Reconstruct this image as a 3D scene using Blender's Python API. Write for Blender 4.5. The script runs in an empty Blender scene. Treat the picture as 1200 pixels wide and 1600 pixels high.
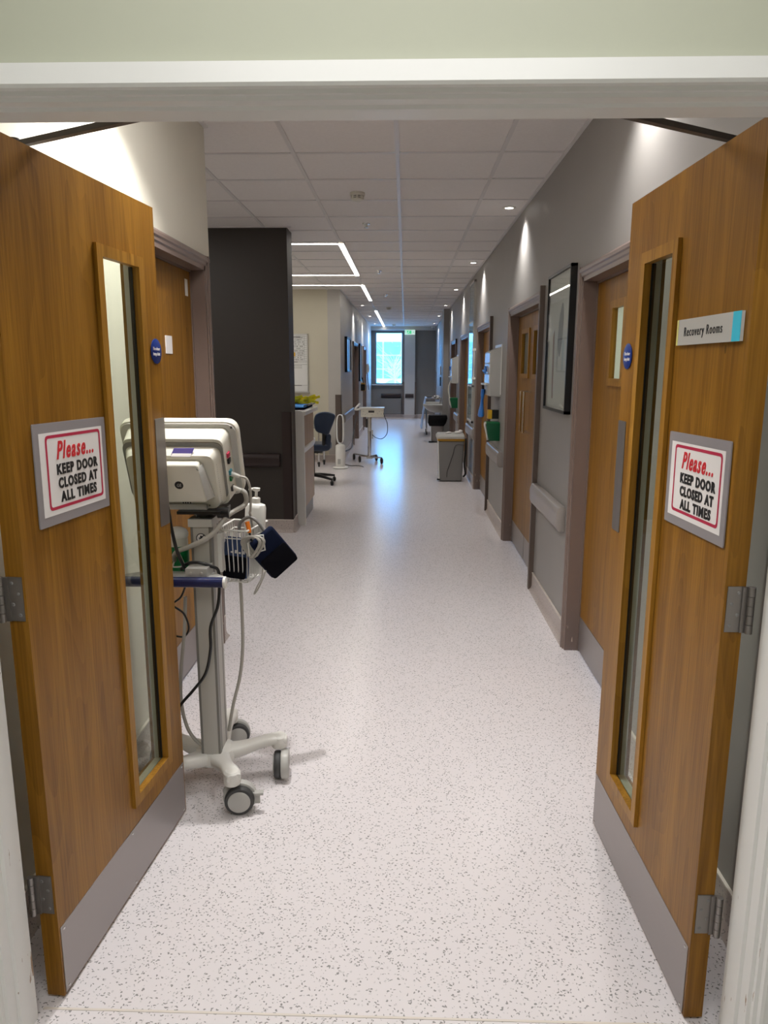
import bpy, bmesh, math, random
from mathutils import Vector, Matrix
random.seed(7)
PI = math.pi
SC = bpy.context.scene
COL = SC.collection

# ------------------------------------------------------------------ camera
F_PX, EYE = 1140.0, 1.52
PITCH = math.atan(226 / F_PX)
YAW = math.atan(33 / F_PX * math.cos(PITCH))
ROLL = -0.0022
cam_d = bpy.data.cameras.new('camera')
cam = bpy.data.objects.new('camera', cam_d); COL.objects.link(cam)
cam_d.sensor_fit = 'HORIZONTAL'; cam_d.sensor_width = 36.0
cam_d.lens = 36.0 * F_PX / 1200.0
cam_d.clip_start = 0.02; cam_d.clip_end = 200
fw = Vector((-math.sin(YAW) * math.cos(PITCH), math.cos(YAW) * math.cos(PITCH), -math.sin(PITCH)))
rt = Vector((math.cos(YAW), math.sin(YAW), 0))
up = rt.cross(fw)
rot = Matrix((rt, up, -fw)).transposed() @ Matrix.Rotation(-ROLL, 3, 'Z')
cam.matrix_world = Matrix.Translation((0, 0, EYE)) @ rot.to_4x4()
SC.camera = cam

# ------------------------------------------------------------------ look
vs = SC.view_settings
vs.view_transform = 'Standard'; vs.look = 'None'; vs.gamma = 1.0; vs.use_curve_mapping = False
vs.exposure = 0.0
SC.cycles.max_bounces = 8; SC.cycles.diffuse_bounces = 5; SC.cycles.glossy_bounces = 4
SC.cycles.transparent_max_bounces = 10
SC.cycles.caustics_reflective = False; SC.cycles.caustics_refractive = False
SC.cycles.sample_clamp_indirect = 4.0
SC.cycles.use_denoising = True; SC.cycles.use_adaptive_sampling = False

# ------------------------------------------------------------------ world and lights
W = bpy.data.worlds.new('daylight'); SC.world = W; W.use_nodes = True
W.node_tree.nodes['Background'].inputs[0].default_value = (0.17, 0.46, 1.0, 1)
W.node_tree.nodes['Background'].inputs[1].default_value = 13.0

def area(name, loc, sx, sy, watts, color=(1, 1, 1), rot=(0, 0, 0), portal=False, spread=PI):
    l = bpy.data.lights.new(name, 'AREA'); l.shape = 'RECTANGLE'; l.size = sx; l.size_y = sy
    l.energy = watts; l.color = color; l.spread = spread
    if portal: l.cycles.is_portal = True
    o = bpy.data.objects.new(name, l); COL.objects.link(o); o.location = loc; o.rotation_euler = rot
    return o
WARM = (1.0, 0.975, 0.95)
area('window_portal', (-0.495, 22.33, 1.78), 0.82, 1.52, 1, rot=(-PI / 2, 0, 0), portal=True)
area('room_ceiling_light', (0.0, 0.25, 2.68), 1.2, 1.2, 25, (1.0, 0.99, 0.97))          # ceiling panel of the room the photo is taken from
area('side_corridor_fill', (-2.3, 5.3, 2.68), 1.2, 1.2, 14, WARM)            # unseen fill lamp added behind the walls to raise the corridor's ambient light
area('alcove_fill', (-2.4, 9.4, 2.68), 1.2, 1.2, 26, WARM)  # second unseen fill lamp, added over the desk alcove for more bounce
area('entrance_panel_light', (-0.30, 2.45, 2.695), 0.55, 0.55, 15, WARM)          # panel in the corridor ceiling just past the door head
DOWNLIGHT_W = 50
CEIL = 2.71

# ------------------------------------------------------------------ materials
MATS = {}
def base_mat(name):
    m = bpy.data.materials.new(name); m.use_nodes = True
    nt = m.node_tree; b = nt.nodes['Principled BSDF']
    MATS[name] = m
    return m, nt, b
def N(nt, t, **kw):
    n = nt.nodes.new(t)
    for k, v in kw.items(): setattr(n, k, v)
    return n
def plain(name, col, rough=0.5, metal=0.0, var=0.06, scale=6.0, bump=0.0, bscale=200.0, spec=0.5, coat=0.0, sheen=0.0):
    m, nt, b = base_mat(name)
    b.inputs['Roughness'].default_value = rough; b.inputs['Metallic'].default_value = metal
    b.inputs['Specular IOR Level'].default_value = spec
    b.inputs['Coat Weight'].default_value = coat
    tc = N(nt, 'ShaderNodeTexCoord'); no = N(nt, 'ShaderNodeTexNoise')
    no.inputs['Scale'].default_value = scale; no.inputs['Detail'].default_value = 4
    nt.links.new(tc.outputs['Object'], no.inputs['Vector'])
    mx = N(nt, 'ShaderNodeMix', data_type='RGBA')
    mx.inputs[6].default_value = tuple(c * (1 - var) for c in col) + (1,)
    mx.inputs[7].default_value = tuple(min(1, c * (1 + var)) for c in col) + (1,)
    nt.links.new(no.outputs['Fac'], mx.inputs[0]); nt.links.new(mx.outputs[2], b.inputs['Base Color'])
    if bump:
        n2 = N(nt, 'ShaderNodeTexNoise'); n2.inputs['Scale'].default_value = bscale
        nt.links.new(tc.outputs['Object'], n2.inputs['Vector'])
        bp = N(nt, 'ShaderNodeBump'); bp.inputs['Strength'].default_value = bump; bp.inputs['Distance'].default_value = 0.002
        nt.links.new(n2.outputs['Fac'], bp.inputs['Height']); nt.links.new(bp.outputs['Normal'], b.inputs['Normal'])
    return m
def emit(name, col, s):
    m, nt, b = base_mat(name)
    b.inputs['Base Color'].default_value = tuple(col) + (1,)
    b.inputs['Emission Color'].default_value = tuple(col) + (1,); b.inputs['Emission Strength'].default_value = s
    return m
def glass(name, tint=(0.9, 0.95, 0.93), rough=0.0, ior=1.45):
    m, nt, b = base_mat(name); nt.nodes.remove(b)
    out = [n for n in nt.nodes if n.type == 'OUTPUT_MATERIAL'][0]
    t = N(nt, 'ShaderNodeBsdfTransparent'); t.inputs[0].default_value = tuple(tint) + (1,)
    g = N(nt, 'ShaderNodeBsdfGlossy'); g.inputs['Roughness'].default_value = rough
    f = N(nt, 'ShaderNodeFresnel'); f.inputs[0].default_value = ior
    mx = N(nt, 'ShaderNodeMixShader')
    ge = N(nt, 'ShaderNodeNewGeometry'); iv = N(nt, 'ShaderNodeMath', operation='SUBTRACT'); iv.inputs[0].default_value = 1.0
    nt.links.new(ge.outputs['Backfacing'], iv.inputs[1]); mm = N(nt, 'ShaderNodeMath', operation='MULTIPLY')
    nt.links.new(f.outputs[0], mm.inputs[0]); nt.links.new(iv.outputs[0], mm.inputs[1])
    nt.links.new(mm.outputs[0], mx.inputs[0]); nt.links.new(t.outputs[0], mx.inputs[1]); nt.links.new(g.outputs[0], mx.inputs[2])
    nt.links.new(mx.outputs[0], out.inputs[0])
    return m
def wood(name, dark, light, rough=0.38, gx=14.0, gz=0.9, knots=True):
    m, nt, b = base_mat(name)
    b.inputs['Roughness'].default_value = rough; b.inputs['Specular IOR Level'].default_value = 0.25
    tc = N(nt, 'ShaderNodeTexCoord')
    mp = N(nt, 'ShaderNodeMapping'); mp.inputs['Scale'].default_value = (gx, gx, gz)
    nt.links.new(tc.outputs['Object'], mp.inputs['Vector'])
    n1 = N(nt, 'ShaderNodeTexNoise'); n1.inputs['Scale'].default_value = 1.0; n1.inputs['Detail'].default_value = 6; n1.inputs['Distortion'].default_value = 0.9
    nt.links.new(mp.outputs[0], n1.inputs['Vector'])
    mp2 = N(nt, 'ShaderNodeMapping'); mp2.inputs['Scale'].default_value = (150, 150, 3.5)
    nt.links.new(tc.outputs['Object'], mp2.inputs['Vector'])
    n2 = N(nt, 'ShaderNodeTexNoise'); n2.inputs['Scale'].default_value = 1.0; n2.inputs['Detail'].default_value = 3
    nt.links.new(mp2.outputs[0], n2.inputs['Vector'])
    # cathedral figure: contour lines of a slow noise
    mp3 = N(nt, 'ShaderNodeMapping'); mp3.inputs['Scale'].default_value = (6.0, 6.0, 0.7)
    nt.links.new(tc.outputs['Object'], mp3.inputs['Vector'])
    n3 = N(nt, 'ShaderNodeTexNoise'); n3.inputs['Scale'].default_value = 1.0; n3.inputs['Detail'].default_value = 1
    nt.links.new(mp3.outputs[0], n3.inputs['Vector'])
    mu = N(nt, 'ShaderNodeMath', operation='MULTIPLY'); mu.inputs[1].default_value = 22.0
    nt.links.new(n3.outputs['Fac'], mu.inputs[0])
    fr = N(nt, 'ShaderNodeMath', operation='FRACT'); nt.links.new(mu.outputs[0], fr.inputs[0])
    a1 = N(nt, 'ShaderNodeMath', operation='MULTIPLY_ADD'); a1.inputs[1].default_value = 0.55
    nt.links.new(n1.outputs['Fac'], a1.inputs[0])
    s2 = N(nt, 'ShaderNodeMath', operation='MULTIPLY'); s2.inputs[1].default_value = 0.40
    nt.links.new(n2.outputs['Fac'], s2.inputs[0]); nt.links.new(s2.outputs[0], a1.inputs[2])
    a2 = N(nt, 'ShaderNodeMath', operation='MULTIPLY_ADD'); a2.inputs[1].default_value = 0.07
    nt.links.new(fr.outputs[0], a2.inputs[0]); nt.links.new(a1.outputs[0], a2.inputs[2])
    cr = N(nt, 'ShaderNodeValToRGB')
    cr.color_ramp.elements[0].position = 0.32; cr.color_ramp.elements[0].color = tuple(dark) + (1,)
    cr.color_ramp.elements[1].position = 0.66; cr.color_ramp.elements[1].color = tuple(light) + (1,)
    nt.links.new(a2.outputs[0], cr.inputs[0])
    last = cr.outputs[0]
    if knots:
        mk = N(nt, 'ShaderNodeMapping'); mk.inputs['Scale'].default_value = (7, 7, 3.0)
        nt.links.new(tc.outputs['Object'], mk.inputs['Vector'])
        vo = N(nt, 'ShaderNodeTexVoronoi'); vo.inputs['Scale'].default_value = 1.0
        nt.links.new(mk.outputs[0], vo.inputs['Vector'])
        lt = N(nt, 'ShaderNodeMath', operation='LESS_THAN'); lt.inputs[1].default_value = 0.035
        nt.links.new(vo.outputs['Distance'], lt.inputs[0])
        sk = N(nt, 'ShaderNodeMath', operation='MULTIPLY'); sk.inputs[1].default_value = 0.7
        nt.links.new(lt.outputs[0], sk.inputs[0])
        mx = N(nt, 'ShaderNodeMix', data_type='RGBA'); mx.inputs[7].default_value = (dark[0] * .3, dark[1] * .3, dark[2] * .3, 1)
        nt.links.new(sk.outputs[0], mx.inputs[0]); nt.links.new(last, mx.inputs[6]); last = mx.outputs[2]
    nt.links.new(last, b.inputs['Base Color'])
    return m
def speckle(name, base, chip, rough=0.24, bump=True):
    m, nt, b = base_mat(name)
    tc = N(nt, 'ShaderNodeTexCoord')
    ns = N(nt, 'ShaderNodeTexNoise'); ns.inputs['Scale'].default_value = 90; ns.inputs['Detail'].default_value = 1
    nt.links.new(tc.outputs['Object'], ns.inputs['Vector'])
    last = None
    prev = base
    blot = N(nt, 'ShaderNodeTexNoise'); blot.inputs['Scale'].default_value = 1.3; blot.inputs['Detail'].default_value = 3
    nt.links.new(tc.outputs['Object'], blot.inputs['Vector'])
    mx0 = N(nt, 'ShaderNodeMix', data_type='RGBA')
    mx0.inputs[6].default_value = (base[0] * 0.96, base[1] * 0.955, base[2] * 0.96, 1)
    mx0.inputs[7].default_value = (base[0] * 1.03, base[1] * 1.02, base[2] * 1.02, 1)
    nt.links.new(blot.outputs['Fac'], mx0.inputs[0]); last = mx0.outputs[2]
    for k, (sx, sy, thr, keep, colr) in enumerate(((74, 138, 0.27, 0.54, chip), (140, 78, 0.26, 0.52, chip), (90, 90, 0.26, 0.62, tuple(c * .82 for c in base)))):
        mp = N(nt, 'ShaderNodeMapping'); mp.inputs['Scale'].default_value = (sx, sy, sx); mp.inputs['Rotation'].default_value = (0, 0, 0.6 * k + 0.3)
        mp.inputs['Location'].default_value = (3.1 * k, 1.7 * k, 0)
        ad = N(nt, 'ShaderNodeMix', data_type='VECTOR'); ad.inputs[0].default_value = 0.012
        nt.links.new(tc.outputs['Object'], ad.inputs[4]); nt.links.new(ns.outputs['Color'], ad.inputs[5])
        nt.links.new(ad.outputs[1], mp.inputs['Vector'])
        vo = N(nt, 'ShaderNodeTexVoronoi'); vo.inputs['Scale'].default_value = 1.0
        nt.links.new(mp.outputs[0], vo.inputs['Vector'])
        lt = N(nt, 'ShaderNodeMath', operation='LESS_THAN'); lt.inputs[1].default_value = thr
        nt.links.new(vo.outputs['Distance'], lt.inputs[0])
        sp = N(nt, 'ShaderNodeSeparateColor'); nt.links.new(vo.outputs['Color'], sp.inputs[0])
        gt = N(nt, 'ShaderNodeMath', operation='GREATER_THAN'); gt.inputs[1].default_value = keep
        nt.links.new(sp.outputs[0], gt.inputs[0])
        an = N(nt, 'ShaderNodeMath', operation='MULTIPLY'); nt.links.new(lt.outputs[0], an.inputs[0]); nt.links.new(gt.outputs[0], an.inputs[1])
        mx = N(nt, 'ShaderNodeMix', data_type='RGBA'); mx.inputs[7].default_value = tuple(colr) + (1,)
        nt.links.new(an.outputs[0], mx.inputs[0]); nt.links.new(last, mx.inputs[6]); last = mx.outputs[2]
    nt.links.new(last, b.inputs['Base Color'])
    b.inputs['Roughness'].default_value = rough
    b.inputs['Specular IOR Level'].default_value = 0.45
    if bump:
        n2 = N(nt, 'ShaderNodeTexNoise'); n2.inputs['Scale'].default_value = 35; n2.inputs['Detail'].default_value = 2
        nt.links.new(tc.outputs['Object'], n2.inputs['Vector'])
        bp = N(nt, 'ShaderNodeBump'); bp.inputs['Strength'].default_value = 0.06; bp.inputs['Distance'].default_value = 0.003
        nt.links.new(n2.outputs['Fac'], bp.inputs['Height']); nt.links.new(bp.outputs['Normal'], b.inputs['Normal'])
    return m
def scuffed(name, col, chipc, rough=0.35, zmax=1.3):
    m, nt, b = base_mat(name); b.inputs['Roughness'].default_value = rough
    tc = N(nt, 'ShaderNodeTexCoord')
    mp = N(nt, 'ShaderNodeMapping'); mp.inputs['Scale'].default_value = (75, 75, 11)
    nt.links.new(tc.outputs['Object'], mp.inputs['Vector'])
    n1 = N(nt, 'ShaderNodeTexNoise'); n1.inputs['Scale'].default_value = 1; n1.inputs['Detail'].default_value = 5
    nt.links.new(mp.outputs[0], n1.inputs['Vector'])
    sx = N(nt, 'ShaderNodeSeparateXYZ'); nt.links.new(tc.outputs['Object'], sx.inputs[0])
    mr = N(nt, 'ShaderNodeMapRange'); mr.inputs['From Min'].default_value = 0.0; mr.inputs['From Max'].default_value = zmax
    mr.inputs['To Min'].default_value = 0.655; mr.inputs['To Max'].default_value = 0.86
    nt.links.new(sx.outputs[2], mr.inputs[0])
    gt = N(nt, 'ShaderNodeMath', operation='GREATER_THAN'); nt.links.new(n1.outputs['Fac'], gt.inputs[0]); nt.links.new(mr.outputs[0], gt.inputs[1])
    mx = N(nt, 'ShaderNodeMix', data_type='RGBA'); mx.inputs[6].default_value = tuple(col) + (1,); mx.inputs[7].default_value = tuple(chipc) + (1,)
    nt.links.new(gt.outputs[0], mx.inputs[0]); nt.links.new(mx.outputs[2], b.inputs['Base Color'])
    return m
def brushed(name, col, rough=0.42, axis=2, metal=0.85):
    m, nt, b = base_mat(name); b.inputs['Metallic'].default_value = metal
    tc = N(nt, 'ShaderNodeTexCoord'); mp = N(nt, 'ShaderNodeMapping')
    s = [220, 220, 220]; s[axis] = 3; mp.inputs['Scale'].default_value = s
    nt.links.new(tc.outputs['Object'], mp.inputs['Vector'])
    n1 = N(nt, 'ShaderNodeTexNoise'); n1.inputs['Scale'].default_value = 1; nt.links.new(mp.outputs[0], n1.inputs['Vector'])
    mr = N(nt, 'ShaderNodeMapRange'); mr.inputs['To Min'].default_value = rough - .1; mr.inputs['To Max'].default_value = rough + .12
    nt.links.new(n1.outputs['Fac'], mr.inputs[0]); nt.links.new(mr.outputs[0], b.inputs['Roughness'])
    mx = N(nt, 'ShaderNodeMix', data_type='RGBA'); mx.inputs[6].default_value = tuple(c * .9 for c in col) + (1,); mx.inputs[7].default_value = tuple(c * 1.06 for c in col) + (1,)
    nt.links.new(n1.outputs['Fac'], mx.inputs[0]); nt.links.new(mx.outputs[2], b.inputs['Base Color'])
    return m

speckle('vinyl', (0.80, 0.765, 0.78), (0.32, 0.31, 0.31), rough=0.22)
speckle('cove_vinyl', (0.50, 0.44, 0.41), (0.25, 0.22, 0.21), rough=0.4, bump=False)
plain('cove_edge', (0.72, 0.66, 0.6), 0.5)
plain('tile', (0.86, 0.83, 0.82), 0.9, bump=0.5, bscale=260, var=0.05, scale=60, spec=0.1)
plain('grid', (0.72, 0.70, 0.70), 0.4, var=0.02)
plain('cream_paint', (0.76, 0.73, 0.63), 0.6, var=0.02)
plain('alcove_paint', (0.62, 0.58, 0.46), 0.6, var=0.02)
plain('lobby_paint', (0.52, 0.535, 0.43), 0.6, var=0.02)
plain('taupe_paint', (0.30, 0.285, 0.27), 0.5, var=0.03)
plain('dark_paint', (0.034, 0.027, 0.023), 0.55, var=0.04)
plain('end_paint', (0.19, 0.175, 0.16), 0.55, var=0.04)
plain('far_paint', (0.52, 0.50, 0.47), 0.5, var=0.03)
scuffed('white_gloss', (0.80, 0.80, 0.78), (0.33, 0.22, 0.14))
scuffed('brown_gloss', (0.185, 0.135, 0.115), (0.65, 0.55, 0.45), rough=0.35, zmax=1.0)
plain('strip_brown', (0.12, 0.09, 0.075), 0.5)
plain('rail_vinyl', (0.30, 0.27, 0.25), 0.3)
plain('rail_dark', (0.022, 0.010, 0.009), 0.4)
wood('oak', (0.135, 0.054, 0.004), (0.32, 0.150, 0.017))
wood('oak_bead', (0.19, 0.082, 0.008), (0.40, 0.20, 0.028), gx=30, knots=False)
wood('desk_wood', (0.33, 0.22, 0.13), (0.47, 0.33, 0.20), gx=20, knots=False)
brushed('steel_h', (0.40, 0.37, 0.36), 0.42, axis=0)
brushed('steel_v', (0.29, 0.268, 0.255), 0.42, axis=2)
brushed('dark_bronze', (0.10, 0.085, 0.075), 0.5, axis=0, metal=0.5)
plain('chrome', (0.75, 0.75, 0.75), 0.15, metal=1.0, var=0.01)
plain('aluminium', (0.62, 0.61, 0.58), 0.38, metal=0.6, var=0.02)
plain('alu_grey', (0.50, 0.49, 0.455), 0.4, metal=0.15, var=0.02)
plain('alu_dark', (0.22, 0.215, 0.20), 0.4, metal=0.3, var=0.02)
plain('plastic_white', (0.80, 0.79, 0.75), 0.3, var=0.02)
plain('plastic_cream', (0.70, 0.68, 0.60), 0.35, var=0.02)
plain('plastic_grey', (0.48, 0.475, 0.45), 0.35, var=0.02)
plain('plastic_mid', (0.22, 0.215, 0.21), 0.4, var=0.02)
plain('plastic_dark', (0.05, 0.048, 0.046), 0.4)
plain('black', (0.008, 0.008, 0.009), 0.35)
plain('rubber', (0.045, 0.045, 0.045), 0.6)
plain('navy', (0.006, 0.012, 0.07), 0.28, coat=0.3)
plain('navy_cloth', (0.006, 0.010, 0.030), 0.95, spec=0.15, bump=0.3, bscale=500)
plain('pouch_blue', (0.03, 0.055, 0.14), 0.7, bump=0.3, bscale=500)
plain('black_cloth', (0.003, 0.003, 0.006), 0.95, spec=0.15, bump=0.3, bscale=500)
plain('chair_vinyl', (0.014, 0.028, 0.062), 0.35)
plain('hose_grey', (0.40, 0.38, 0.34), 0.4)
plain('green', (0.0, 0.17, 0.045), 0.35)
plain('green_dark', (0.0, 0.085, 0.03), 0.4)
plain('orange', (0.85, 0.22, 0.02), 0.4)
plain('sky_blue', (0.02, 0.20, 0.70), 0.35)
plain('tray_blue', (0.13, 0.42, 0.98), 0.9, spec=0.05)
plain('liner_grey', (0.72, 0.72, 0.68), 0.7, var=0.02)
plain('bag_black', (0.006, 0.006, 0.007), 0.4, spec=0.12)
plain('drape_blue', (0.42, 0.60, 0.92), 0.75)
plain('yellow', (0.95, 0.80, 0.05), 0.8, spec=0.1, var=0.15, scale=40)
plain('sharps_yellow', (0.75, 0.42, 0.02), 0.4)
plain('amber', (0.55, 0.30, 0.03), 0.4)
plain('paper', (0.80, 0.77, 0.76), 0.6, var=0.01)
plain('white_board', (0.82, 0.82, 0.80), 0.2, var=0.01)
plain('sign_grey', (0.27, 0.25, 0.26), 0.45, var=0.02)
plain('sign_red', (0.46, 0.02, 0.065), 0.45)
plain('sign_red_bright', (0.58, 0.02, 0.03), 0.45)
plain('sign_black', (0.012, 0.012, 0.014), 0.45)
plain('sign_blue', (0.006, 0.028, 0.19), 0.35)
plain('sign_silver', (0.62, 0.61, 0.58), 0.4, metal=0.25, var=0.01)
plain('sign_cyan', (0.05, 0.55, 0.75), 0.4)
plain('sign_lime', (0.75, 0.72, 0.25), 0.4)
plain('sticker_purple', (0.09, 0.07, 0.28), 0.4)
plain('art_paper', (0.80, 0.80, 0.76), 0.5, var=0.03)
plain('art_grey', (0.34, 0.35, 0.36), 0.6, var=0.15, scale=25)
plain('art_brown', (0.33, 0.22, 0.19), 0.6, var=0.15, scale=25)
plain('art_teal', (0.05, 0.25, 0.32), 0.5)
plain('gap_black', (0.01, 0.009, 0.008), 0.8)
glass('vision_glass', (0.84, 0.87, 0.82), 0.03, 1.5)
emit('lit_room_glow', (0.74, 0.78, 0.72), 0.5)  # glow put into the door backing in place of a lit room
glass('art_glass', (0.93, 0.95, 0.94), 0.0, 1.5)
glass('window_glass', (0.88, 0.97, 1.0), 0.0, 1.45)
glass('acrylic', (0.85, 0.9, 0.9), 0.02, 1.6)
emit('led', (1.0, 0.96, 0.88), 9.0)
emit('lamp', (1.0, 0.95, 0.87), 16.0)
emit('exit_green', (0.08, 0.62, 0.25), 0.6)
emit('exit_white', (0.80, 1.0, 0.86), 0.55)
emit('screen', (0.1, 0.12, 0.14), 0.15)
plain('facade', (0.85, 0.95, 0.95), 0.6)
plain('facade_glass', (0.20, 0.30, 0.36), 0.5, var=0.3, scale=3)
plain('bark', (0.65, 0.55, 0.60), 0.8)
plain('paving', (0.85, 0.9, 0.85), 0.9)
plain('hedge', (0.35, 0.6, 0.45), 0.9, var=0.3, scale=10)

# ------------------------------------------------------------------ geometry helpers
def resample(pts, n=6):
    pts = [Vector(p) for p in pts]
    if len(pts) < 3: return pts
    out = []
    for i in range(len(pts) - 1):
        p0 = pts[max(i - 1, 0)]; p1 = pts[i]; p2 = pts[i + 1]; p3 = pts[min(i + 2, len(pts) - 1)]
        for k in range(n):
            t = k / n
            out.append(0.5 * ((2 * p1) + (-p0 + p2) * t + (2 * p0 - 5 * p1 + 4 * p2 - p3) * t * t + (-p0 + 3 * p1 - 3 * p2 + p3) * t ** 3))
    out.append(pts[-1]); return out
def rpoly(pts, r, n=5):
    out = []; m = len(pts)
    rs = r if isinstance(r, (list, tuple)) else [r] * m
    for i in range(m):
        a, b, c = Vector(pts[i - 1]), Vector(pts[i]), Vector(pts[(i + 1) % m])
        q = rs[i]
        if q <= 0: out.append(tuple(b)); continue
        d1 = (a - b); d2 = (c - b)
        q = min(q, d1.length * .49, d2.length * .49)
        p1 = b + d1.normalized() * q; p2 = b + d2.normalized() * q
        for k in range(n + 1):
            t = k / n
            out.append(tuple(p1 * (1 - t) ** 2 + b * 2 * t * (1 - t) + p2 * t * t))
    return out
def rrect(x0, x1, y0, y1, r, n=5): return rpoly([(x0, y0), (x1, y0), (x1, y1), (x0, y1)], r, n)

class MB:
    def __init__(s): s.bm = bmesh.new()
    def _bev(s, verts, off, seg=2):
        vset = set(verts)
        ed = [e for v in vset for e in v.link_edges if e.verts[0] in vset and e.verts[1] in vset]
        ed = [e for e in set(ed) if len(e.link_faces) == 2 and e.calc_face_angle(0) > 0.5]
        bmesh.ops.bevel(s.bm, geom=ed, offset=off, segments=seg, profile=0.5, affect='EDGES', clamp_overlap=True)
    def hexa(s, p, bev=0, seg=2):
        v = [s.bm.verts.new(q) for q in p]
        for f in ((3, 2, 1, 0), (4, 5, 6, 7), (0, 1, 5, 4), (1, 2, 6, 5), (2, 3, 7, 6), (3, 0, 4, 7)):
            s.bm.faces.new([v[i] for i in f])
        if bev: s._bev(v, bev, seg)
        return s
    def box(s, x0, x1, y0, y1, z0, z1, bev=0, seg=2):
        if x0 > x1: x0, x1 = x1, x0
        if y0 > y1: y0, y1 = y1, y0
        if z0 > z1: z0, z1 = z1, z0
        return s.hexa([(x0, y0, z0), (x1, y0, z0), (x1, y1, z0), (x0, y1, z0), (x0, y0, z1), (x1, y0, z1), (x1, y1, z1), (x0, y1, z1)], bev, seg)
    def prism(s, poly, ax, a, b, bev=0, seg=2):
        def P(q, t):
            if ax == 'x': return (t, q[0], q[1])
            if ax == 'y': return (q[0], t, q[1])
            return (q[0], q[1], t)
        va = [s.bm.verts.new(P(q, a)) for q in poly]; vb = [s.bm.verts.new(P(q, b)) for q in poly]
        n = len(poly)
        fs = [s.bm.faces.new(va), s.bm.faces.new(list(reversed(vb)))]
        for i in range(n): fs.append(s.bm.faces.new([va[i], vb[i], vb[(i + 1) % n], va[(i + 1) % n]]))
        bmesh.ops.recalc_face_normals(s.bm, faces=fs)
        if bev:
            cap = [e for f in fs[:2] for e in f.edges]
            bmesh.ops.bevel(s.bm, geom=list(set(cap)), offset=bev, segments=seg, profile=0.5, affect='EDGES', clamp_overlap=True)
        return s
    def rings(s, rings, cap=True):
        vs_ = [[s.bm.verts.new(p) for p in r] for r in rings]; n = len(rings[0]); fs = []
        for a, b in zip(vs_[:-1], vs_[1:]):
            for i in range(n): fs.append(s.bm.faces.new([a[i], a[(i + 1) % n], b[(i + 1) % n], b[i]]))
        if cap: fs.append(s.bm.faces.new(list(reversed(vs_[0])))); fs.append(s.bm.faces.new(vs_[-1]))
        bmesh.ops.recalc_face_normals(s.bm, faces=fs)
        return s
    def lathe(s, c, axis, prof, seg=24):
        c = Vector(c); ax = Vector(axis).normalized()
        t = Vector((1, 0, 0)) if abs(ax.x) < .9 else Vector((0, 1, 0))
        u = ax.cross(t).normalized(); w = ax.cross(u)
        return s.rings([[c + ax * h + (u * math.cos(2 * PI * k / seg) + w * math.sin(2 * PI * k / seg)) * max(r, 1e-4) for k in range(seg)] for r, h in prof])
    def cyl(s, p0, p1, r0, r1=None, seg=16):
        p0, p1 = Vector(p0), Vector(p1)
        return s.lathe(p0, p1 - p0, [(r0, 0), (r0 if r1 is None else r1, (p1 - p0).length)], seg)
    def tube(s, pts, r, seg=8, n=6, smooth=True, closed=False):
        P = resample(pts, n) if smooth else [Vector(p) for p in pts]
        T0 = (P[1] - P[0]).normalized()
        u = T0.cross(Vector((0, 0, 1)) if abs(T0.z) < .9 else Vector((1, 0, 0))).normalized()
        R = []
        for i, p in enumerate(P):
            T = (P[min(i + 1, len(P) - 1)] - P[max(i - 1, 0)]).normalized()
            u = (u - T * u.dot(T)).normalized(); w = T.cross(u)
            rr = r[0] + (r[1] - r[0]) * i / (len(P) - 1) if isinstance(r, tuple) else r
            R.append([p + (u * math.cos(2 * PI * k / seg) + w * math.sin(2 * PI * k / seg)) * rr for k in range(seg)])
        return s.rings(R)
    def sweep(s, pts, sizes, seg=16, n=5, sup=3.0):
        P = resample(pts, n); S = resample([(a, b, 0) for a, b in sizes], n); R = []
        for i, p in enumerate(P):
            T = (P[min(i + 1, len(P) - 1)] - P[max(i - 1, 0)]).normalized()
            u = T.cross(Vector((0, 0, 1))).normalized(); w = u.cross(T)
            ring = []
            for k in range(seg):
                a = 2 * PI * k / seg; ca, sa = math.cos(a), math.sin(a)
                ring.append(p + u * (S[i].x * math.copysign(abs(ca) ** (2 / sup), ca)) + w * (S[i].y * math.copysign(abs(sa) ** (2 / sup), sa)))
            R.append(ring)
        return s.rings(R)
    def blob(s, c, r, seg=12, rng=8):
        rx, ry, rz = r if isinstance(r, (tuple, list)) else (r, r, r)
        R = [[(c[0] + rx * math.sin(PI * j / rng + 1e-3 * (j == 0) - 1e-3 * (j == rng)) * math.cos(2 * PI * k / seg), c[1] + ry * math.sin(PI * j / rng + 1e-3 * (j == 0) - 1e-3 * (j == rng)) * math.sin(2 * PI * k / seg), c[2] - rz * math.cos(PI * j / rng)) for k in range(seg)] for j in range(rng + 1)]
        return s.rings(R)
    def xform(s, M):
        bmesh.ops.transform(s.bm, matrix=M, verts=s.bm.verts[:]); return s
    def merge(s, other, M=None):
        if M is not None: other.xform(M)
        me = bpy.data.meshes.new('tmp'); other.bm.to_mesh(me); s.bm.from_mesh(me); bpy.data.meshes.remove(me); other.bm.free(); return s
    def text(s, body, size, M, ext=0.0006, bold=0.0, shear=0.0, sx=1.0, align='CENTER', width=None):
        cu = bpy.data.curves.new('t', 'FONT'); cu.body = body; cu.size = size; cu.extrude = ext; cu.offset = bold; cu.shear = shear
        cu.align_x = align; cu.space_character = 1.2 if width else 1.0; cu.resolution_u = 3
        o = bpy.data.objects.new('t', cu); COL.objects.link(o)
        dg = bpy.context.evaluated_depsgraph_get(); me = bpy.data.meshes.new_from_object(o.evaluated_get(dg))
        if width: xs = [v.co.x for v in me.vertices]; sx = width / (max(xs) - min(xs))
        me.transform(M @ Matrix.Rotation(PI / 2, 4, 'X') @ Matrix.Diagonal((sx, 1, 1, 1)))
        s.bm.from_mesh(me); bpy.data.objects.remove(o); bpy.data.curves.remove(cu); bpy.data.meshes.remove(me)
        return s

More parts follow.
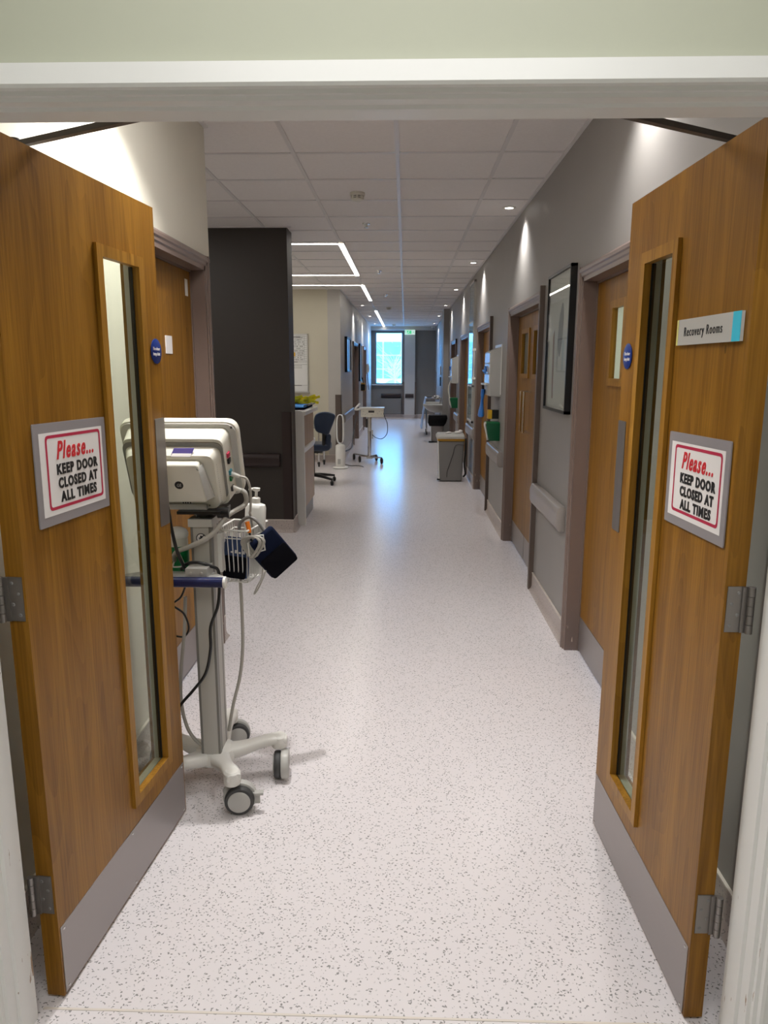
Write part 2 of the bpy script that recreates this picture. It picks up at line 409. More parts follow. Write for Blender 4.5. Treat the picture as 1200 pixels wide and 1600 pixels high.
MINV = {}
def tag(o, label=None, cat=None, group=None, kind=None):
    for k, v in (('label', label), ('category', cat), ('group', group), ('kind', kind)):
        if v: o[k] = v
    return o
def thing(name, loc, label, cat, rotz=0.0, group=None, kind=None):
    o = bpy.data.objects.new(name, None); COL.objects.link(o); o.empty_display_size = 0.05
    o.location = loc; o.rotation_euler = (0, 0, rotz)
    MINV[o] = (Matrix.Translation(loc) @ Matrix.Rotation(rotz, 4, 'Z')).inverted()
    return tag(o, label, cat, group, kind)
def finish(name, mb, m, ang=38):
    me = bpy.data.meshes.new(name); mb.bm.to_mesh(me); mb.bm.free()
    me.polygons.foreach_set('use_smooth', [True] * len(me.polygons)); me.set_sharp_from_angle(angle=math.radians(ang))
    me.materials.append(MATS[m])
    o = bpy.data.objects.new(name, me); COL.objects.link(o); return o
def part(name, mb, m, parent, world=True, label=None, ang=38):
    if world: mb.xform(MINV[parent])
    o = finish(name, mb, m, ang); o.parent = parent; MINV[o] = MINV[parent]
    if label: o['label'] = label
    return o
def solo(name, mb, m, label, cat, group=None, kind=None, ang=38):
    bb = [v.co for v in mb.bm.verts]
    c = Vector(((min(v.x for v in bb) + max(v.x for v in bb)) / 2, (min(v.y for v in bb) + max(v.y for v in bb)) / 2, min(v.z for v in bb)))
    if kind == 'structure': c = Vector((0, 0, 0))
    mb.xform(Matrix.Translation(-c)); o = finish(name, mb, m, ang); o.location = c
    MINV[o] = Matrix.Translation(-c)
    return tag(o, label, cat, group, kind)
def struct(name, mb, m, label, cat='wall', **k): return solo(name, mb, m, label, cat, kind='structure', **k)
def copy_tree(o, parent=None):
    c = o.copy(); COL.objects.link(c); c.parent = parent
    for ch in o.children: copy_tree(ch, c)
    return c

# ------------------------------------------------------------------ the setting
RX, LX, ENDY = 0.90, -1.03, 22.35
FRONT0, FRONT1 = 1.33, 1.44
HZ = 1.963
JL, JR = -0.862, 0.735

struct('floor', MB().box(-3.4, 2.0, -1.6, 22.6, -0.05, 0.0), 'vinyl', 'pale speckled vinyl corridor floor', 'floor')

c = MB().box(-3.4, 1.3, FRONT1, 22.6, CEIL, CEIL + 0.05)
ceil = struct('ceiling', c, 'tile', 'suspended ceiling of square mineral tiles over the corridor', 'ceiling')
g = MB()
for k in range(-6, 3):
    x = -0.055 + 0.588 * k
    if x < 1.2: g.box(x - .012, x + .012, FRONT1, 22.3, CEIL - .006, CEIL + .002)
for k in range(-5, 31):
    y = 4.43 + 0.594 * k
    if FRONT1 < y < 22.3: g.box(-3.3, 1.0, y - .012, y + .012, CEIL - .005, CEIL + .002)
part('ceiling_grid', g, 'grid', ceil)
g = MB().box(RX - .022, RX, FRONT1, 15.6, CEIL - .006, CEIL).box(LX, LX + .022, FRONT1, 3.97, CEIL - .006, CEIL).box(LX, LX + .022, 11.8, 22.3, CEIL - .006, CEIL).box(-3.1, -1.0, 6.62, 6.65, CEIL - .006, CEIL)
part('perimeter_trim', g, 'grid', ceil)
struct('ceiling_bulkhead', MB().box(-1.03, 0.9, 22.15, 22.35, 2.60, CEIL), 'far_paint', 'pale bulkhead strip above the far window', 'ceiling')

def wall_x(mb, x0, x1, y0, y1, openings, z1=CEIL):
    y = y0
    for (a, b, zt) in openings:
        mb.box(x0, x1, y, a, 0, z1); mb.box(x0, x1, a, b, zt, z1); y = b
    mb.box(x0, x1, y, y1, 0, z1); return mb
D_R = [(2.90, 3.81, 1.945), (5.02, 6.38, 1.945), (7.87, 9.19, 1.945), (10.52, 11.94, 1.945), (13.2, 14.34, 1.945)]
D_L = [(2.95, 3.80, 2.0)]
D_LF = [(14.53, 15.84, 1.95), (17.97, 18.97, 1.95)]
struct('wall_right', wall_x(MB(), RX, RX + .2, FRONT1, 22.35, D_R), 'taupe_paint', 'long grey taupe corridor wall on the right with doors')
struct('wall_left', wall_x(MB(), LX - .2, LX, FRONT1, 3.97, D_L).box(-3.2, LX - .2, 3.85, 3.97, 0, CEIL), 'cream_paint', 'bright cream wall beside the open left door')
struct('wall_partition', MB().box(-3.2, -1.04, 6.65, 6.93, 0, CEIL), 'dark_paint', 'dark brown partition wall facing the doorway')
struct('wall_alcove', MB().box(-3.4, -3.2, 3.97, 12.0, 0, CEIL), 'alcove_paint', 'hidden side wall of the desk alcove')
struct('wall_back', MB().box(-3.2, LX - .2, 11.8, 12.0, 0, CEIL), 'alcove_paint', 'cream wall with the whiteboard behind the desk')
struct('wall_left_far', wall_x(MB(), LX - .2, LX, 11.8, 22.35, D_LF), 'far_paint', 'pale left wall of the far corridor')
w = MB().box(-1.3, -0.905, ENDY, ENDY + .25, 0, CEIL).box(-0.905, -0.085, ENDY, ENDY + .25, 0, 1.02).box(-0.905, -0.085, ENDY, ENDY + .25, 2.56, CEIL).box(-0.085, 1.2, ENDY, ENDY + .25, 0, CEIL)
struct('wall_end', w, 'end_paint', 'dark taupe end wall around the far window')
struct('wall_column', MB().box(-0.03, 0.285, ENDY - .1, ENDY, 0, 2.6), 'far_paint', 'shallow pale column beside the far window')
struct('wall_pillar', MB().box(0.79, RX, 15.62, 16.45, 0, CEIL), 'taupe_paint', 'taupe pillar standing out of the right wall')
# room the photo is taken from
w = MB().box(-2.2, JL - .06, FRONT0, FRONT1, 0, CEIL).box(JR + .06, 2.0, FRONT0, FRONT1, 0, CEIL).box(JL - .06, JR + .06, FRONT0, FRONT1, HZ + .045, CEIL)
struct('wall_front', w, 'lobby_paint', 'pale green white wall above the doorway')
struct('wall_lobby', MB().box(-2.2, -2.1, -1.6, FRONT0, 0, CEIL).box(1.9, 2.0, -1.6, FRONT0, 0, CEIL).box(-2.1, 1.9, -1.6, -1.5, 0, CEIL), 'lobby_paint', 'walls of the room before the doorway')
struct('ceiling_lobby', MB().box(-2.2, 2.0, -1.6, FRONT0, CEIL, CEIL + .05), 'tile', 'ceiling of the room before the doorway', 'ceiling')
# white doorway frame with moulded edges
prof = [(0.075, 1.297), (0.012, 1.293), (0.007, 1.297), (0.007, 1.310), (0.001, 1.314), (0.003, 1.328), (-0.003, 1.332), (-0.003, 1.352), (0.001, 1.356), (0.001, 1.370), (-0.005, 1.374), (-0.005, 1.410), (0.0, 1.414), (0.0, 1.446), (0.06, 1.446), (0.06, 1.33), (0.075, 1.33)]
t = MB()
t.prism([(JL - d, y) for d, y in prof], 'z', 0, HZ + .06)
t.prism([(JR + d, y) for d, y in prof], 'z', 0, HZ + .06)
pz = [(y, HZ + min(d, .045)) for d, y in prof]
t.prism(pz, 'x', JL - .06, JR + .06)
struct('trim_1', t, 'white_gloss', 'chipped white gloss frame of the double doorway', 'door frame')
struct('trim_2', MB().box(JL, JR, 1.468, 1.474, 0, 0.0012), 'cove_edge', 'thin joint strip in the floor at the doorway', 'threshold')

def skirt(name, segs, label):
    m1 = MB(); m2 = MB()
    for (ax, p, d, a, b) in segs:                       # ax: plane axis, p: plane, d: direction out, a..b along
        q = sorted((p, p + d * .008)); r = sorted((p, p + d * .010))
        if ax == 'x':
            m1.box(q[0], q[1], a, b, 0, .118); m2.box(r[0], r[1], a, b, .118, .124)
            m1.prism([(p + d * .008, 0.03), (p + d * .014, 0.012), (p + d * .03, 0.0005), (p + d * .008, 0.0005)], 'y', a, b)
        else:
            m1.box(a, b, q[0], q[1], 0, .118); m2.box(a, b, r[0], r[1], .118, .124)
            m1.prism([(p + d * .008, 0.03), (p + d * .014, 0.012), (p + d * .03, 0.0005), (p + d * .008, 0.0005)], 'x', a, b)
    o = struct(name, m1, 'cove_vinyl', label, 'skirting'); part('capping_strip', m2, 'cove_edge', o)
skirt('baseboard_right', [('x', RX, -1, a, b) for a, b in ((1.5, 2.83), (3.885, 4.94), (6.455, 7.79), (9.26, 10.44), (12.02, 13.12), (14.42, 15.62), (16.45, 22.3))] + [('y', 15.62, -1, .79, .9)], 'speckled coved vinyl skirting along the right wall')
skirt('baseboard_left', [('x', LX, 1, 1.5, 2.87), ('x', LX, 1, 3.875, 3.97), ('x', LX, 1, 12, 14.45), ('x', LX, 1, 15.92, 17.9), ('x', LX, 1, 19.05, 22.3)], 'speckled coved vinyl skirting along the left walls')
skirt('baseboard_partition', [('y', 6.65, -1, -3.2, -1.04), ('x', -1.04, 1, 6.64, 6.93)], 'speckled coved vinyl skirting under the dark partition')
skirt('baseboard_end', [('y', ENDY, -1, -1.03, -.03), ('y', ENDY, -1, .285, .9), ('y', ENDY - .1, -1, -.03, .285), ('y', 11.8, -1, -3.2, -1.03)], 'speckled coved vinyl skirting along the end wall')

# far window
win = thing('window_1', (-.495, ENDY, 1.02), 'tall bright window at the end of the corridor', 'window', kind='structure')
f = MB()
for a, b, c_, d in ((-.905, -.875, 1.02, 2.56), (-.115, -.085, 1.02, 2.56), (-.905, -.085, 1.02, 1.05), (-.905, -.085, 2.52, 2.56)): f.box(a, b, ENDY + .06, ENDY + .12, c_, d)
part('window_frame', f, 'plastic_mid', win)
part('window_sill', MB().box(-1.0, -.05, ENDY - .09, ENDY + .06, .985, 1.02, .005), 'far_paint', win)
part('pane', MB().box(-.875, -.115, ENDY + .085, ENDY + .091, 1.05, 2.52), 'window_glass', win)

# outside
struct('ground_outside', MB().box(-30, 30, 22.65, 80, -.6, -.5), 'paving', 'bright paving outside the window', 'ground')
bl = thing('building', (-1, 40, -.5), 'bright glazed building seen through the far window', 'building')
part('facade_wall', MB().box(-14, 10, 40, 46, -.5, 9), 'facade', bl)
for i in range(9):
    for (zz0, zz1) in ((.95, 1.40), (1.47, 2.12), (2.2, 2.85)):
        part('facade_window', MB().box(-7.15 + 1.4 * i, -6.85 + 1.4 * i, 39.94, 39.99, zz0, zz1, .01), 'facade_glass', bl)
        part('facade_window', MB().box(-6.75 + 1.4 * i, -5.85 + 1.4 * i, 39.94, 39.99, zz0, zz1, .01), 'facade_glass', bl)
tr = thing('tree', (-.45, 32, -.5), 'bare pale tree outside the far window', 'tree')
m = MB(); m.tube([(-.45, 32, -.5), (-.42, 32, .6), (-.5, 32, 1.6)], (.04, .03))
for k in range(90):
    a = random.uniform(0, 2 * PI); z0 = random.uniform(.9, 1.6); l = random.uniform(.4, 1.2)
    p0 = Vector((-.47, 32, z0)); p2 = p0 + Vector((math.cos(a) * l * .75, math.sin(a) * l * .75, l * random.uniform(.2, .95)))
    m.tube([p0, (p0 + p2) / 2 + Vector((random.uniform(-.15, .15), 0, .1)), p2], (.011, .004), 5, 3)
part('branches', m, 'bark', tr)
for x in (-2.6, -1.0, .8): 
    m = MB(); [m.blob((x + random.uniform(-.5, .5), 36 + random.uniform(-.3, .3), .1 + random.uniform(-.2, .35)), random.uniform(.3, .5)) for _ in range(9)]
    solo('shrub', m, 'hedge', 'low pale shrub against the building outside', 'shrub', 'shrubs outside the window')

# ------------------------------------------------------------------ doors of the corridor walls
def doorset(name, xf, s, y0, y1, zt, leaves, label, m_leaf='oak', arch=.068, kick=.2):
    """xf wall face, s=+1 recess towards +X. leaves: list of (ya, yb, vision or None, handle y or None)"""
    r = thing(name, (xf, (y0 + y1) / 2, 0), label, 'door', kind='structure')
    f = MB()
    X = lambda d: xf + s * d
    for (ya, yb) in ((y0 - arch, y0), (y1, y1 + arch)):
        inn = ya if ya == y1 else yb; sg = 1 if ya == y1 else -1
        pr = [(X(0), inn + sg * arch), (X(-.02), inn + sg * arch), (X(-.03), inn + sg * (arch - .012)), (X(-.03), inn + sg * .042), (X(-.024), inn + sg * .036), (X(-.024), inn + sg * .022), (X(-.018), inn + sg * .016), (X(-.018), inn - sg * .004), (X(.05), inn - sg * .004), (X(.05), inn - sg * .014), (X(.12), inn - sg * .014), (X(.12), inn + sg * .02), (X(0), inn + sg * .02)]
        f.prism(pr, 'z', 0, zt + arch)
    pr = [(0, zt + arch), (-.02, zt + arch), (-.03, zt + arch - .012), (-.03, zt + .042), (-.024, zt + .036), (-.024, zt + .022), (-.018, zt + .016), (-.018, zt - .004), (.05, zt - .004), (.05, zt - .014), (.12, zt - .014), (.12, zt + .02), (0, zt + .02)]
    f.prism([(X(a), b) for a, b in pr], 'y', y0 - arch, y1 + arch)
    part('architrave', f, 'brown_gloss', r)
    for (ya, yb, vis, hy) in leaves:
        xa, xb = X(.056), X(.1)
        l = MB()
        if vis:
            va, vb, z0, z1 = vis
            l.box(xa, xb, ya, va, .008, zt - .016).box(xa, xb, vb, yb, .008, zt - .016).box(xa, xb, va, vb, .008, z0).box(xa, xb, va, vb, z1, zt - .016)
        else: l.box(xa, xb, ya, yb, .008, zt - .016)
        lf = part('door_leaf', l, m_leaf, r)
        if vis:
            b = MB()
            for q in ((va - .022, va + .012, z0 - .022, z1 + .022), (vb - .012, vb + .022, z0 - .022, z1 + .022), (va + .012, vb - .012, z0 - .022, z0 + .012), (va + .012, vb - .012, z1 - .012, z1 + .022)):
                b.box(X(.046), X(.11), q[0], q[1], q[2], q[3])
            part('glazing_bead', b, 'oak_bead', lf)
            part('vision_pane', MB().box(X(.060), X(.065), va + .01, vb - .01, z0 + .01, z1 - .01), 'vision_glass', lf)
            part('vision_backing', MB().box(X(.072), X(.1), va + .01, vb - .01, z0 + .01, z1 - .01), 'lit_room_glow' if name == 'door_3' else 'art_grey', lf, label='glowing backing standing in for the lit room' if name == 'door_3' else 'grey room dimly seen through the panel')
        if kick: part('kick_plate', MB().box(X(.0535), X(.0562), ya + .006, yb - .006, .012, kick), 'steel_h', lf, label='brushed steel kick plate')
        if hy is not None:
            h = MB(); h.tube([(X(.056), hy, 1.03), (X(.0), hy, 1.03), (X(.0), hy, 1.34), (X(.056), hy, 1.34)], .009, 8, smooth=False)
            part('pull_handle', h, 'chrome', lf, label='chrome D-shaped pull handle')
    return r
a, b, zt = D_R[0]
doorset('door_3', RX, 1, a, b, zt, [(a + .012, b - .012, (3.30, 3.50, 1.46, 1.80), None)], 'oak door with a small glazed panel behind the open right door')
a, b, zt = D_R[1]
doorset('door_4', RX, 1, a, b, zt, [(a + .012, 5.698, (5.24, 5.58, 1.46, 1.80), 5.62), (5.702, b - .012, (5.80, 6.14, 1.46, 1.80), 5.77)], 'pair of oak doors with pull handles past the framed picture')
a, b, zt = D_R[2]
doorset('door_5', RX, 1, a, b, zt, [(a + .012, b - .012, (8.0, 8.3, 1.42, 1.80), None)], 'oak door beyond the white glove dispenser')
a, b, zt = D_R[3]
doorset('door_6', RX, 1, a, b, zt, [(a + .012, b - .012, None, None)], 'oak door beside the tall glazed notice panel')
a, b, zt = D_R[4]
doorset('door_7', RX, 1, a, b, zt, [(a + .012, b - .012, None, None)], 'furthest door on the right, next to the pillar')
a, b, zt = D_L[0]
doorset('door_8', LX, -1, a, b, zt, [(a + .012, b - .012, None, None)], 'bright oak door in the cream wall behind the monitor cart')
for i, (a, b, zt) in enumerate(D_LF):
    doorset('door_%d' % (9 + i), LX, -1, a, b, zt, [(a + .012, b - .012, None, None)], ('nearer', 'further')[i] + ' door in the left wall of the far corridor', m_leaf='strip_brown')
for y, z0, lab in ((4.945, .16, 'picture'), (7.797, .16, 'glove dispenser')): pass
solo('bumper_strip', MB().box(RX - .032, RX + .0, 4.925, 4.952, 0.0, 2.04, .004), 'strip_brown', 'tall thin brown edge strip between the framed picture and the pair of oak doors', 'edge strip', 'edge strips on the right wall')
solo('bumper_strip', MB().box(RX - .032, RX + .0, 7.775, 7.801, 0.0, 2.04, .004), 'strip_brown', 'tall thin brown edge strip behind the white glove dispenser', 'edge strip', 'edge strips on the right wall')
solo('corner_guard', MB().box(LX - .06, LX + .004, 3.966, 3.974, .125, 1.12).box(LX - .002, LX + .006, 3.90, 3.974, .125, 1.12), 'strip_brown', 'brown corner guard on the cream wall end behind the monitor cart', 'corner guard', 'corner guards')
solo('corner_guard', MB().box(-1.123, -1.034, 6.640, 6.651, .125, 1.12).box(-1.041, -1.032, 6.64, 6.74, .125, 1.12), 'rail_dark', 'dark brown corner guard on the dark partition beside the desk', 'corner guard', 'corner guards')
solo('corner_guard', MB().box(-1.12, -1.024, 11.790, 11.801, .125, 1.09).box(-1.031, -1.022, 11.79, 11.88, .125, 1.09), 'strip_brown', 'brown corner guard behind the white tower fan', 'corner guard', 'corner guards')
solo('corner_guard', MB().box(-.09, -.028, ENDY - .112, ENDY - .09, .125, 1.09), 'strip_brown', 'brown corner guard on the left edge of the column by the window', 'corner guard', 'corner guards')
solo('corner_guard', MB().box(.283, .33, ENDY - .112, ENDY - .09, .125, 1.09), 'strip_brown', 'brown corner guard on the right edge of the column by the window', 'corner guard', 'corner guards')

def rail_x(y0, y1, x, s, label, m='rail_vinyl', z=.685, h=.07):
    """crash rail on a wall facing s (s=-1: faces -X)"""
    pr = [(x, z - h), (x + s * .035, z - h), (x + s * .05, z - h * .6), (x + s * .052, z + h * .5), (x + s * .038, z + h), (x, z + h)]
    r = thing('crash_rail', (x, (y0 + y1) / 2, z - h), label, 'crash rail', group='crash rails')
    part('rail_cover', MB().prism(rpoly(pr, [.004, .012, .012, .016, .012, .004]), 'y', y0 + .03, y1 - .03), m, r)
    for ya, yb in ((y0, y0 + .03), (y1 - .03, y1)): part('end_cap', MB().prism(rpoly(pr, [.004, .012, .012, .016, .012, .004]), 'y', ya, yb, .008), m, r)
rail_x(4.02, 4.91, RX, -1, 'grey crash rail below the framed picture')
rail_x(6.72, 7.70, RX, -1, 'grey crash rail below the nearer green wall bin')
rail_x(9.33, 10.40, RX, -1, 'grey crash rail behind the grey bin')
rail_x(12.1, 13.0, RX, -1, 'grey crash rail below the further green wall bin')
rail_x(12.1, 14.3, LX, 1, 'grey crash rail behind the white tower fan')
def rail_y(x0, x1, y, label, m='rail_dark', z=.68, h=.062):
    pr = [(y, z - h), (y - .035, z - h), (y - .05, z - h * .6), (y - .052, z + h * .5), (y - .038, z + h), (y, z + h)]
    solo('crash_rail', MB().prism(rpoly(pr, [.004, .012, .012, .016, .012, .004]), 'x', x0, x1, .012), m, label, 'crash rail', 'crash rails')
rail_y(-2.6, -1.145, 6.65, 'dark crash rail on the dark brown partition')
rail_y(-.73, -.13, ENDY, 'dark crash rail below the far window')
rail_y(.0, .25, ENDY - .1, 'short dark crash rail on the column by the window')
solo('radiator', MB().box(-.74, -.12, ENDY - .07, ENDY - .005, .14, .60, .006), 'end_paint', 'low flat grey radiator under the far window', 'radiator')

# ------------------------------------------------------------------ lamps in the ceiling
def downlight(x, y, label, watts=DOWNLIGHT_W, cone=118, blend=1.0):
    r = thing('downlight', (x, y, CEIL - .008), label, 'downlight', group='recessed ceiling downlights')
    part('trim_ring', MB().lathe((x, y, CEIL - .008), (0, 0, 1), [(.030, .004), (.031, 0), (.050, 0), (.052, .003), (.052, .0085)], 24), 'plastic_white', r)
    part('lens', MB().lathe((x, y, CEIL - .006), (0, 0, 1), [(.0005, 0), (.030, 0), (.030, .004), (.0005, .004)], 20), 'lamp', r)
    l = bpy.data.lights.new('downlight_beam', 'SPOT'); l.energy = watts; l.color = WARM; l.spot_size = math.radians(cone); l.spot_blend = blend
    l.shadow_soft_size = .03
    o = bpy.data.objects.new('downlight_beam', l); COL.objects.link(o); o.parent = r; o.location = (0, 0, -.02)
DY = 2.95
names_r = ['nearest downlight on the right, above the first door', 'second downlight on the right, above the framed picture', 'third downlight on the right, above the glove dispenser', 'fourth downlight on the right, past the notice panel', 'fifth downlight on the right, near the pillar', 'sixth downlight on the right, past the pillar', 'last downlight on the right, near the end wall']
for k in range(7): downlight(.775, 2.93 + 2.955 * k, names_r[k])
downlight(-.62, 2.55, 'downlight above the bright cream wall on the left', 105, 116, .55)
for k, n in enumerate(('nearest downlight above the far left wall', 'middle downlight above the far left wall', 'furthest downlight above the far left wall')): downlight(-.85, 14.75 + 3.05 * k, n)

def led(pts, label):
    r = thing('linear_light', (pts[0][0], pts[0][1], CEIL - .01), label, 'linear ceiling light', group='linear ceiling lights')
    h = MB(); d = MB()
    for (x0, y0), (x1, y1) in zip(pts[:-1], pts[1:]):
        xa, xb, ya, yb = min(x0, x1), max(x0, x1), min(y0, y1), max(y0, y1)
        h.box(xa - .038, xb + .038, ya - .038, yb + .038, CEIL - .008, CEIL + .001)
        d.box(xa - .025, xb + .025, ya - .025, yb + .025, CEIL - .011, CEIL - .0085)
    part('housing', h, 'grid', r); part('diffuser', d, 'led', r)
led([(-2.6, 7.48), (-.64, 7.48), (-.64, 9.95), (-2.6, 9.95)], 'square cornered ring of white linear light above the desk')
led([(-2.6, 11.14), (-.64, 11.14), (-.64, 13.65)], 'L-shaped linear light past the desk')
led([(-.64, 16.07), (-.64, 22.1)], 'straight linear light running to the far window')

def detector(x, y, label, group='smoke detectors', s=1.0):
    r = thing('smoke_detector', (x, y, CEIL - .06), label, 'smoke detector', group=group)
    part('base', MB().lathe((x, y, CEIL), (0, 0, -1), [(.052 * s, 0), (.054 * s, .016), (.048 * s, .022)], 24), 'plastic_cream', r)
    part('vent_ring', MB().lathe((x, y, CEIL - .022), (0, 0, -1), [(.037 * s, 0), (.037 * s, .018)], 24), 'black', r)
    m = MB()
    for k in range(8):
        a = k * PI / 4; m.box(-.006, .006, .034 * s, .046 * s, -.042, -.02)
        for v in m.bm.verts[-8:]: v.co = Matrix.Translation((x, y, CEIL)) @ Matrix.Rotation(a, 4, 'Z') @ v.co
    part('rib', m, 'plastic_cream', r)
    part('cover', MB().lathe((x, y, CEIL - .028), (0, 0, -1), [(.047 * s, 0), (.047 * s, .005)], 24).lathe((x, y, CEIL - .038), (0, 0, -1), [(.044 * s, 0), (.040 * s, .01), (.018 * s, .018), (.0, .02)], 24), 'plastic_cream', r)
detector(-.343, 5.40, 'cream smoke detector on the ceiling nearest the doorway')
detector(-.345, 15.25, 'smoke detector on the far ceiling before the last linear light')
detector(-.335, 21.2, 'smoke detector on the ceiling close to the end wall')
for y, n in ((6.5, 'chrome sprinkler head beyond the nearest smoke detector'), (9.57, 'chrome sprinkler head in the middle of the ceiling'), (12.6, 'chrome sprinkler head far along the ceiling')):
    solo('sprinkler', MB().lathe((-.34, y, CEIL), (0, 0, -1), [(.035, 0), (.033, .006), (.012, .010), (.008, .03), (.018, .032), (.018, .035), (0, .036)], 20), 'chrome', n, 'sprinkler', 'ceiling sprinklers')
cc = thing('security_camera', (.80, 22.0, CEIL - .12), 'white dome camera on the ceiling above the right end corner', 'camera')
part('mount', MB().cyl((.8, 22.0, CEIL), (.8, 22.0, CEIL - .05), .05), 'plastic_white', cc); part('dome', MB().blob((.8, 22.0, CEIL - .07), .045), 'plastic_grey', cc)

# ------------------------------------------------------------------ the two open door leaves
def leaf_local(root, LW, x0, x1, signs_local=True, hinge_side='right'):
    """local frame: x along the leaf seen from its front, y into the leaf, z up"""
    Z0, Z1, T = .008, 1.982, .044
    va, vb, z0, z1 = x0, x1, .27, 1.81
    l = MB()
    o_ = [(0, Z0), (LW, Z0), (LW, Z1), (0, Z1)]; i_ = [(va, z0), (vb, z0), (vb, z1), (va, z1)]
    V = {}
    for y in (0, T):
        V[y] = [l.bm.verts.new((p[0], y, p[1])) for p in o_ + i_]
    for k in range(4):
        k2 = (k + 1) % 4
        l.bm.faces.new([V[0][k], V[0][k2], V[0][4 + k2], V[0][4 + k]])
        l.bm.faces.new([V[T][k2], V[T][k], V[T][4 + k], V[T][4 + k2]])
        l.bm.faces.new([V[0][k2], V[0][k], V[T][k], V[T][k2]])
        l.bm.faces.new([V[0][4 + k], V[0][4 + k2], V[T][4 + k2], V[T][4 + k]])
    lf = part('door_leaf', l, 'oak', root, world=False)
    b = MB()
    for ya, yb in ((-.010, .010), (T - .002, T + .008)):
        e_ = .014 if ya < 0 else .002
        for q in ((va - .016, va + e_, z0 - .016, z1 + .016), (vb - e_, vb + .016, z0 - .016, z1 + .016), (va + e_, vb - e_, z0 - .016, z0 + e_), (va + e_, vb - e_, z1 - e_, z1 + .016)):
            b.box(q[0], q[1], ya, yb, q[2], q[3], .003)
    part('glazing_bead', b, 'oak_bead', lf, world=False, label='paler oak bead around the glass')
    gm = MB()
    for q in ((va + .002, va + .018, z0 + .014, z1 - .014), (vb - .018, vb - .002, z0 + .014, z1 - .014)): gm.box(q[0], q[1], .0095, .0205, q[2], q[3])
    part('glazing_seal', gm, 'black', lf, world=False)
    ln_ = MB()  # pale lining added so the dark reveal reads grey through the glass
    for q in ((va, va + .003, z0, z1), (vb - .003, vb, z0, z1), (va, vb, z0, z0 + .003), (va, vb, z1 - .003, z1)): ln_.box(q[0], q[1], .0195, T - .002, q[2], q[3])
    part('reveal_lightener', ln_, 'liner_grey', lf, world=False, label='pale grey liner added to lighten the glass reveal')
    part('vision_pane', MB().box(va + .012, vb - .012, .012, .018, z0 + .006, z1 - .006), 'vision_glass', lf, world=False, label='tall narrow clear glass panel')
    part('kick_plate', MB().box(.006, LW - .008, -.0018, 0.0005, .012, .192), 'steel_h', root, world=False, label='brushed steel kick plate')
    sc = MB()
    for x in (.02, LW * .5, LW - .022):
        for z in (.022, .182): sc.lathe((x, -.0018, z), (0, -1, 0), [(.004, 0), (.003, .0012)], 8)
    part('kick_plate_screw', sc, 'chrome', root, world=False)
    hx = LW if hinge_side == 'right' else 0.0; sg = 1 if hinge_side == 'right' else -1
    for hz in (.238, .972, 1.865):
        h = MB().box(hx, hx + sg * .002, .006, .040, hz, hz + .1)
        hn = part('hinge', h, 'steel_v', root, world=False, label='steel butt hinge on the door edge')
        kn = MB()
        for k in range(5): kn.cyl((hx + sg * .011, .052, hz + .0205 * k), (hx + sg * .011, .052, hz + .0205 * k + .0195), .0075, seg=12)
        kn.box(hx + sg * .001, hx + sg * .006, .036, .052, hz, hz + .1)
        part('knuckle', kn, 'steel_v', hn, world=False)
        s_ = MB()
        for k in range(4): s_.lathe((hx + sg * .002, .016 + .014 * (k % 2), hz + .014 + .024 * k), (sg, 0, 0), [(.0042, 0), (.003, .001)], 8)
        part('screw', s_, 'plastic_mid', hn, world=False)
    return lf
MI = lambda x, z, y=0: Matrix.Translation((x, y, z))

def keep_closed_sign(root_loc, rotz, x0, x1, z0, z1, tilt, label):
    sg = thing('door_notice', root_loc, label, 'notice', rotz, group='keep door closed notices')
    def put(name, mb, m, lab=None):
        cx, cz = (x0 + x1) / 2, (z0 + z1) / 2
        mb.xform(Matrix.Translation((cx, 0, cz)) @ Matrix.Rotation(tilt, 4, 'Y') @ Matrix.Translation((-cx, 0, -cz)))
        part(name, mb, m, sg, world=False, label=lab)
    w, h = x1 - x0, z1 - z0
    put('backing_board', MB().prism(rrect(x0, x1, z0, z1, .004, 3), 'y', 0, -.003), 'sign_grey')
    ins = .02
    px0, px1, pz0, pz1 = x0 + ins, x1 - ins, z0 + .022, z1 - .022
    put('paper', MB().box(px0, px1, -.0036, -.003, pz0, pz1), 'paper')
    fr = MB(); oo = rrect(px0 + .022, px1 - .010, pz0 + .012, pz1 - .006, .012, 4); ii = rrect(px0 + .029, px1 - .017, pz0 + .019, pz1 - .013, .008, 4)
    a = [fr.bm.verts.new((p[0], -.0040, p[1])) for p in oo]; b_ = [fr.bm.verts.new((p[0], -.0040, p[1])) for p in ii]
    for k in range(len(a)): fr.bm.faces.new([a[k], a[(k + 1) % len(a)], b_[(k + 1) % len(a)], b_[k]])
    put('red_border', fr, 'sign_red')
    cx = (px0 + px1) / 2 + .006; q_ = h / .234
    put('please_lettering', MB().text('Please...', .058 * q_, MI(cx + .002, pz1 - .062 * q_, -.0042), bold=.0012, shear=.32, width=.165), 'sign_red_bright')
    t_ = MB()
    for k, (s_, xx) in enumerate((('KEEP DOOR', .186), ('CLOSED AT', .178), ('ALL TIMES', .164))): t_.text(s_, .0325 * q_, MI(cx + .008, pz1 - (.0975 + .0325 * k) * q_, -.0042), bold=.0014, width=xx)
    put('black_lettering', t_, 'sign_black')
def fire_disc(root_loc, rotz, x, z, label):
    r = thing('fire_door_disc', root_loc, label, 'sign', rotz, group='fire door discs')
    part('disc', MB().lathe((x, 0, z), (0, -1, 0), [(.037, 0), (.037, .0015), (.036, .002), (0, .002)], 32), 'sign_blue', r, world=False)
    t_ = MB().text('Fire door', .0135, MI(x, z + .003, -.0024), sx=.9, bold=.0002).text('keep shut', .0135, MI(x, z - .012, -.0024), sx=.9, bold=.0002)
    part('lettering', t_, 'paper', r, world=False)

